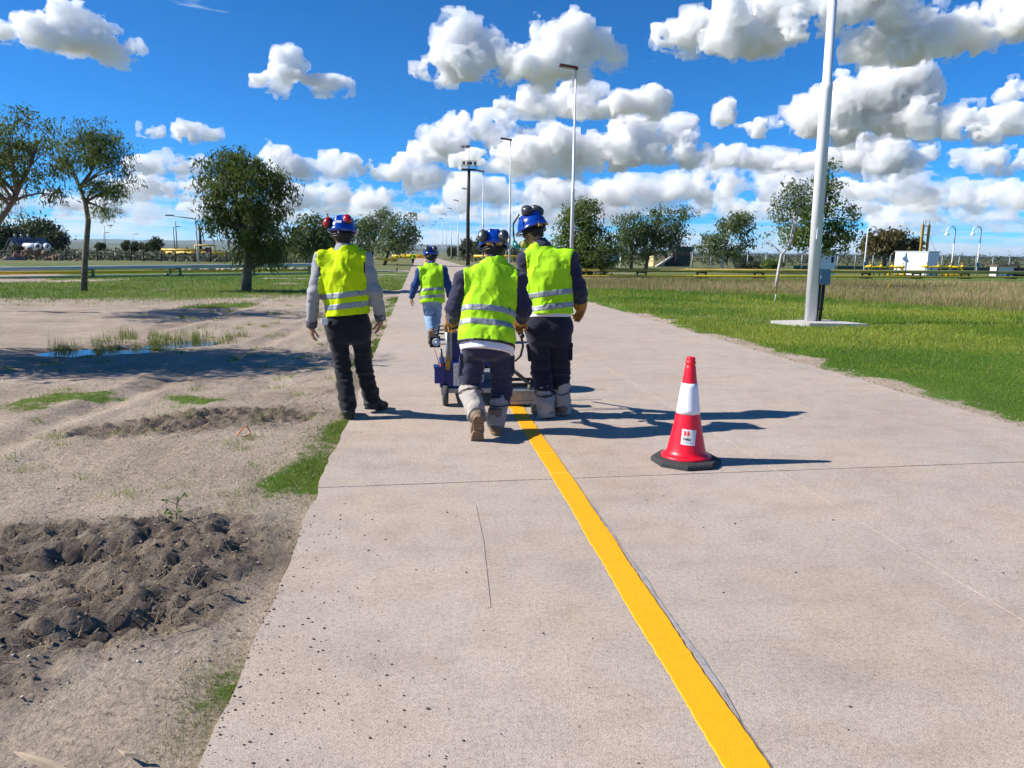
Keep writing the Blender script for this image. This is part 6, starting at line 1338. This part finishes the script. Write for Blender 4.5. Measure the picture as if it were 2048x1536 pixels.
def build_trees():
    tree('leaning eucalypt cut by the left picture edge', 19.5, [(-82, 610), (-45, 520), (-2, 440), (24, 402), (52, 355), (72, 300)], .085, [(62, 258, 50, 28), (100, 325, 26, 34), (22, 318, 40, 32), (106, 388, 14, 22), (-40, 330, 80, 70), (10, 432, 26, 14, .25), (30, 270, 40, 22), (-100, 300, 70, 60)], 'euc', 150, 56, .14, .15, 1, droop=.8, asp=.22, limbs=16, depth=2.0)
    tree('slender eucalypt with a bare bending trunk on the left lawn', 29.6, [(168, 582), (169, 520), (175, 440), (173, 405), (163, 375), (178, 345), (188, 300)], .115, [(186, 268, 36, 26), (218, 318, 38, 30), (150, 305, 34, 26), (205, 372, 36, 22), (262, 350, 16, 16), (156, 436, 8, 6, .4), (205, 415, 22, 12, .6), (232, 290, 20, 18), (125, 335, 18, 22), (238, 372, 22, 14)], 'euc', 110, 58, .16, .18, 2, droop=.8, asp=.22, limbs=14, depth=1.2)
    tree('broad dense eucalypt in the middle of the left lawn', 30.2, [(492, 582), (495, 540), (499, 500), (503, 450)], .21, [(446, 332, 50, 30), (422, 392, 36, 36), (500, 375, 60, 44), (562, 375, 30, 34), (520, 455, 62, 50), (548, 500, 30, 26), (478, 322, 40, 28), (445, 440, 40, 24), (500, 500, 30, 24), (580, 430, 16, 40)], 'euc2', 255, 66, .18, .19, 3, droop=.9, asp=.26, limbs=14)
    tree('grey-green poplar just left of the red ear defenders', 62, [(617, 545), (622, 505), (630, 470)], .18, [(640, 458, 42, 28), (604, 482, 34, 24), (668, 472, 28, 28), (620, 500, 40, 16, .6)], 'pop', 200, 24, .30, .34, 4, asp=.5, bark=M_bark_w)
    tree('windswept dark poplar behind the grey sweatshirt, left of a pair', 90, [(742, 533), (745, 505), (750, 470)], .2, [(738, 462, 34, 34), (718, 484, 24, 18), (772, 430, 16, 8, .6), (755, 445, 24, 16)], 'pop', 120, 28, .32, .38, 5, asp=.45, bark=M_bark_d)
    tree('windswept dark poplar beside the road, right of a pair', 86, [(768, 535), (776, 508), (790, 470)], .2, [(796, 462, 28, 30), (814, 434, 18, 9, .7), (786, 492, 34, 14), (820, 470, 14, 22)], 'pop', 120, 28, .32, .38, 6, asp=.45, bark=M_bark_d)
    tree('big bright green bushy tree right of the tall worker', 50, [(1180, 556), (1178, 520), (1175, 450)], .2, [(1172, 448, 38, 46), (1188, 500, 46, 42), (1136, 470, 24, 40), (1212, 535, 20, 20), (1150, 424, 20, 20), (1172, 404, 8, 12, .5), (1150, 520, 34, 30)], 'bush', 230, 46, .19, .25, 7, asp=.5, droop=.2)
    tree('grey poplar between the bushy tree and the stair block', 76, [(1262, 538), (1263, 505), (1262, 470)], .2, [(1262, 458, 36, 34), (1246, 498, 36, 26), (1290, 490, 26, 30), (1240, 440, 14, 12, .6)], 'pop', 150, 30, .27, .33, 8, asp=.5)
    tree('grey poplar in front of the stair block', 76, [(1291, 537), (1298, 505), (1325, 460)], .2, [(1330, 440, 42, 26), (1318, 486, 42, 26), (1366, 424, 20, 12, .7), (1352, 470, 24, 26), (1300, 455, 26, 26)], 'pop', 160, 30, .27, .33, 9, asp=.5)
    tree('pale leaning poplar right of the stair block', 70, [(1443, 540), (1446, 505), (1456, 470), (1468, 440)], .2, [(1470, 448, 36, 22), (1428, 486, 32, 18), (1492, 434, 20, 12, .8), (1456, 505, 34, 12, .7), (1490, 480, 20, 16, .6), (1410, 500, 16, 10, .6)], 'pop', 170, 24, .28, .32, 10, asp=.5, bark=M_bark_w)
    tree('sparse tree with a white bent trunk left of the thick lamp post', 34, [(1551, 577), (1557, 540), (1563, 508), (1582, 493), (1590, 455), (1600, 405)], .075, [(1578, 400, 30, 46, .5), (1556, 440, 22, 30, .4), (1605, 375, 18, 26, .5), (1545, 470, 14, 20, .3)], 'pop', 80, 14, .14, .2, 11, asp=.55, bark=M_bark_w, limbs=14)
    tree('dark leafy poplar behind the thick lamp post', 37, [(1632, 568), (1634, 500), (1640, 420), (1650, 350)], .15, [(1652, 378, 28, 48), (1616, 425, 40, 44), (1682, 438, 32, 30), (1650, 475, 52, 34), (1708, 452, 16, 9, .6), (1600, 470, 34, 30), (1690, 480, 22, 16, .7)], 'bush', 140, 44, .15, .19, 12, asp=.6, bark=M_bark_d, droop=.3)
    tree('round olive-brown tree behind the yellow pipework', 130, [(1770, 515), (1770, 495)], .4, [(1770, 484, 34, 20), (1790, 474, 20, 12), (1748, 498, 20, 10), (1795, 498, 22, 10)], 'rust', 340, 22, .55, .7, 13, asp=.6)
    tree('small dark tree beside the yellow tower', 130, [(1831, 508), (1831, 490)], .2, [(1830, 490, 8, 13)], 'scrub', 60, 16, .45, .5, 14, asp=.6)
    tree('spreading dark pine behind the shed', 165, [(84, 505), (86, 478), (82, 460)], .5, [(70, 458, 26, 14), (92, 468, 22, 20), (60, 472, 20, 12), (85, 485, 26, 12)], 'dark', 300, 22, .7, .85, 15, asp=.5, bark=M_bark_d)
    tree('dark pine at the right end of the shed', 160, [(104, 503), (106, 485)], .4, [(106, 478, 14, 10), (116, 474, 10, 5), (104, 490, 12, 8)], 'dark', 160, 22, .6, .7, 16, asp=.5, bark=M_bark_d)
    tree('dark tree standing left of the shed', 150, [(8, 505), (10, 480)], .4, [(14, 468, 18, 14), (0, 482, 20, 16), (22, 482, 10, 10)], 'dark', 220, 22, .6, .7, 17, asp=.5, bark=M_bark_d)
    # a tree outside the picture to the left; its shade falls across the yard
    tree('eucalypt standing left of the view, shading the yard by the puddle', 11.2, [(-440, 705), (-430, 560), (-415, 400), (-400, 250)], .16, [(-400, 160, 200, 110), (-330, 250, 190, 90), (-480, 260, 200, 110), (-390, 370, 200, 60), (-280, 130, 130, 70)], 'euc', 330, 36, .17, .22, 18, droop=.8, asp=.26, limbs=12)
    for i, (x, y, rx, ry, Y, kd, lab) in enumerate(((311, 488, 12, 13, 120, 'dark', 'large round dark bush on the left horizon'), (271, 493, 10, 8, 122, 'dark', 'low dark bush left of the large round one'), (293, 494, 12, 7, 121, 'dark', 'flat dark bush touching the large round one'), (252, 491, 7, 9, 125, 'dark', 'small pointed dark bush on the left plain'), (200, 493, 9, 7, 125, 'dark', 'dark bush right of the slender trunk'), (33, 499, 11, 8, 100, 'scrub', 'round grey-green bush in front of the shed'),
                                              (935, 496, 15, 17, 170, 'dark', 'dark conifer clump right of the road, left one'), (964, 497, 16, 18, 160, 'dark', 'dark conifer clump behind the pushing worker'), (905, 503, 10, 10, 190, 'dark', 'small dark clump at the far end of the lamp row'), (985, 500, 10, 14, 150, 'dark', 'narrow dark tree behind the blue helmet'), (1500, 531, 36, 6, 85, 'dark', 'long low dark hedge right of the pale poplar'), (1545, 528, 22, 8, 80, 'bush', 'green bush by the white bent trunk'), (1485, 518, 20, 7, 120, 'dark', 'distant dark thicket behind the fence'),
                                              (1030, 506, 16, 10, 150, 'dark', 'dark thicket between the two right helmets'))):
        zc = at(x, y, Y).z
        tree(lab, Y, [(x, y+ry), (x, y)], .12, [(x, y, rx, ry), (x-rx*.3, y+ry*.35, rx*.7, ry*.6)], kd, 130, 18, max(.22, ry*Y/FPX*.22), ry*Y/FPX*.16, 40+i, asp=.6, droop=.1, limbs=5, cat='bush' if Y < 150 else 'tree', name='bush', group='bushes and thickets')
    # scrub that reads as one mass
    r = np.random.default_rng(9); C = []; S = []
    for i in range(330): px = r.uniform(-30, 640); Y = r.uniform(93, 112); p = at(px, 510, Y); C.append((p.x, Y, r.uniform(.05, .75))); S.append(.4)
    for i in range(500): px = r.uniform(-60, 700); Y = 10**r.uniform(2.1, 2.75); p = at(px, 505, Y); C.append((p.x, Y, r.uniform(.1, 1.0))); S.append(.5)
    for i in range(900): px = r.uniform(900, 2100); Y = 10**r.uniform(2.1, 2.7); p = at(px, 510, Y); C.append((p.x, Y, r.uniform(.2, 1.7)*(Y/220))); S.append(.9*Y/200)
    o = leaves('scrub', np.array(C), np.array(S), 16, .5, LM['scrub'], 5, .1, .6); tag(o, kind='stuff')
build_trees()
# ------------------------------------------------------------------ grass
def blades(name, x, y, h, w, c_attr, mt_, lean=.35, seed=0, z=None):
    r = np.random.default_rng(seed); n = len(x); z = height(x, y) if z is None else z
    a = r.uniform(0, 2*math.pi, n); b = r.uniform(0, 2*math.pi, n); l = lean*r.random(n)*h
    p = np.stack([x, y, z-.005], 1); d = np.stack([np.cos(a), np.sin(a), 0*a], 1)*(w*.5)[:, None]
    tip = p+np.stack([np.cos(b)*l, np.sin(b)*l, h], 1); V = np.stack([p-d, p+d, tip], 1).reshape(-1, 3)
    me = mesh_np(name, V, np.arange(3*n).reshape(n, 3), False)
    at_ = me.color_attributes.new('tone', 'FLOAT_COLOR', 'POINT'); t = np.repeat(np.clip(c_attr, 0, 1), 3); at_.data.foreach_set('color', np.stack([t, t, t, np.ones_like(t)], 1).astype(np.float32).ravel())
    o = link(name, me, mt_); tag(o, kind='stuff'); return o
def build_grass():
    r = np.random.default_rng(31)
    gm = leaf_mat('lawn_blade', (.075, .19, .008), (.34, .37, .05), .4); dm = leaf_mat('dry_blade', (.17, .14, .05), (.52, .38, .23), .35); ym = leaf_mat('yellow_green_blade', (.09, .15, .012), (.24, .26, .05), .35)
    def scatter(n, x0, x1, y0, y1, p=1.0):
        y = y0*(y1/y0)**r.random(n) if p == 1 else y0+(y1-y0)*r.random(n); x = r.uniform(x0, x1, n); return x, y
    # right lawn: short turf near, tall and dry beyond
    X, Yv, Hh, Ww, Tt = [], [], [], [], []
    n = 420000; Y = 4.8*(46/4.8)**r.random(n); x = 5.3+(2+Y*.86-5.3+3.5)*r.random(n)
    g = grass_amount(x, Y); dr = dryness(x, Y); k = r.random(n) < g*(1-.72*dr)*np.clip((x-5.25)/.8, .15, 1); x, Y, dr = x[k], Y[k], dr[k]
    tone = np.clip(.47+.30*n2(x, Y, .07, 2)+.16*n2(x, Y, .3, 5)+.22*r.standard_normal(len(x)), 0, 1); sc = np.clip(Y/9, .75, 4)
    blades('lawn_grass', x, Y, (.022+.024*r.random(len(x))+.012*np.clip(n2(x, Y, .15, 1), -1, 2))*np.clip(sc, .8, 2.4), .0075*sc, tone, gm, .7, 1)
    n = 150000; Y = 9*(50/9)**r.random(n); x = 5.6+(2+Y*.86)*r.random(n); dr = dryness(x, Y); k = r.random(n) < dr*.95+.025*np.clip((Y-11)/8, .15, 1); x, Y, dr = x[k], Y[k], dr[k]; sc = np.clip(Y/12, .8, 3.2)
    tone = np.clip(.5+.3*n2(x, Y, .05, 7)+.25*r.standard_normal(len(x)), 0, 1)
    blades('dry_grass', x, Y, (.09+.20*r.random(len(x))), .006*sc, tone, dm, .35, 2)
    n = 110000; Y = 12*(50/12)**r.random(n); x = 5.6+(2+Y*.86)*r.random(n); dr = dryness(x, Y); k = r.random(n) < dr*.6; x, Y = x[k], Y[k]
    blades('tall_green_grass', x, Y, (.09+.16*r.random(len(x))), .007*np.clip(Y/12, .8, 3), r.random(len(x)), ym, .4, 3)
    # left: strip at the slab edge, tufts in the yard, lawn by the trees
    n = 90000; Y = 2.0*(16/2.0)**r.random(n); x = -.64-.9*r.random(n)**1.3; g = grass_amount(x, Y); k = r.random(n) < g*.8; x, Y = x[k], Y[k]
    blades('edge_grass', x, Y, .012+.022*r.random(len(x)), .004*np.clip(Y/5, .7, 2.5), np.clip(.5+.25*r.standard_normal(len(x)), 0, 1), ym, .9, 4)
    n = 150000; Y = 6*(46/6)**r.random(n); x = -.7-(Y*.62+3)*r.random(n); g = grass_amount(x, Y); k = r.random(n) < g*.85; x, Y = x[k], Y[k]; sc = np.clip(Y/10, .7, 4)
    blades('yard_grass', x, Y, (.03+.03*r.random(len(x)))*np.clip(sc, .8, 1.8), .007*sc, np.clip(.5+.3*n2(x, Y, .08, 3)+.2*r.standard_normal(len(x)), 0, 1), ym, .7, 5)
    # reeds round the puddles and weeds scattered over the yard
    cx, cy, hh = [], [], []
    for i in range(34):
        q = r.integers(3); c, rr_ = PUD[q]; a = r.uniform(.1, 3.0); f = r.uniform(.85, 1.5); cx.append(c[0]+f*rr_[0]*math.cos(a)); cy.append(c[1]+f*rr_[1]*math.sin(a)); hh.append(r.uniform(.12, .34))
    for i in range(34): cx.append(r.uniform(-5.2, -3.1)); cy.append(r.uniform(12.5, 14.2)); hh.append(r.uniform(.1, .3))
    cx, cy, hh = map(np.array, (cx, cy, hh)); m = 26; x = np.repeat(cx, m)+.05*r.standard_normal(len(cx)*m); Y = np.repeat(cy, m)+.05*r.standard_normal(len(cx)*m)
    blades('reeds', x, Y, np.repeat(hh, m)*(.5+.6*r.random(len(x))), np.full(len(x), .008), r.random(len(x)), ym, .5, 6, z=height(x, Y))
    cx = r.uniform(-5.5, -.95, 130); cy = 4.2*(22/4.2)**r.random(130); m = 34; x = np.repeat(cx, m)+.06*r.standard_normal(130*m); Y = np.repeat(cy, m)+.045*r.standard_normal(130*m)
    blades('weed_tufts', x, Y, .02+.05*r.random(len(x)), .006*np.clip(Y/7, .7, 3), r.random(len(x)), gm, .9, 7)
    # straw and roots in the churned soil
    n = 5200; x = r.uniform(-3.6, -.75, n); Y = 2.2*(8.2/2.2)**r.random(n); k = mud_mask(x, Y)*r.random(n) > .3; x, Y = x[k], Y[k]; n = len(x); a = r.uniform(0, 6.28, n); L = r.uniform(.03, .11, n); z = height(x, Y)+.006
    x2, y2 = x+np.cos(a)*L, Y+np.sin(a)*L; z2 = height(x2, y2)+.014; w = .0016; nx, ny = -np.sin(a)*w, np.cos(a)*w
    V = np.stack([np.stack([x-nx, Y-ny, z], 1), np.stack([x+nx, Y+ny, z], 1), np.stack([x2, y2, z2], 1)], 1).reshape(-1, 3)
    o = link('straw', mesh_np('straw', V, np.arange(3*n).reshape(n, 3), False), mat('dry_straw', (.20, .15, .075), rough=.9, col2=(.42, .33, .19), vscale=12)); tag(o, kind='stuff')
    # one small seedling by the wheel rut
    def weed(p, label, h=.16, seed=1):
        root = empty('weed_plant', p); tag(root, label, 'plant', 'small weeds in the yard'); rr = random.Random(seed); mb = MB(); mb.tube([(0, 0, -.02), (.01, 0, h*.6), (.02, .0, h)], [.004, .003, .002], 6); ends = []
        for i in range(7): a = rr.uniform(0, 6.28); z = h*rr.uniform(.45, 1); e = (h*.45*math.cos(a)*rr.uniform(.5, 1), h*.45*math.sin(a), z+.015); mb.tube([(.012, 0, z*.8), e], [.002, .0012], 4); ends.append(e)
        mb.build('stem', M_bark, root); tag(leaves('leaf_cluster', np.array(ends), h*.06, 7, .025, LM['bush'], seed, .2, .45, root), kind='stuff')
    weed(gnd(352, 1050), 'small leafy seedling with a thin stem beside the dug soil', .17, 1)
build_grass()
# ------------------------------------------------------------------ air: faint blue haze that far land fades into
def build_haze():
    m_ = bpy.data.materials.new('haze_air'); m_.use_nodes = True; nt = m_.node_tree; nt.nodes.clear()
    o = nt.nodes.new('ShaderNodeOutputMaterial'); v = nt.nodes.new('ShaderNodeVolumePrincipled')
    v.inputs['Color'].default_value = (.72, .86, 1.0, 1); v.inputs['Density'].default_value = 5.0e-5; v.inputs['Anisotropy'].default_value = .2
    nt.links.new(v.outputs[0], o.inputs['Volume'])
    mb = MB(); mb.box((0, 5500, 64), (29000, 29000, 152)); h = mb.build('haze', m_); tag(h, kind='stuff')
build_haze()
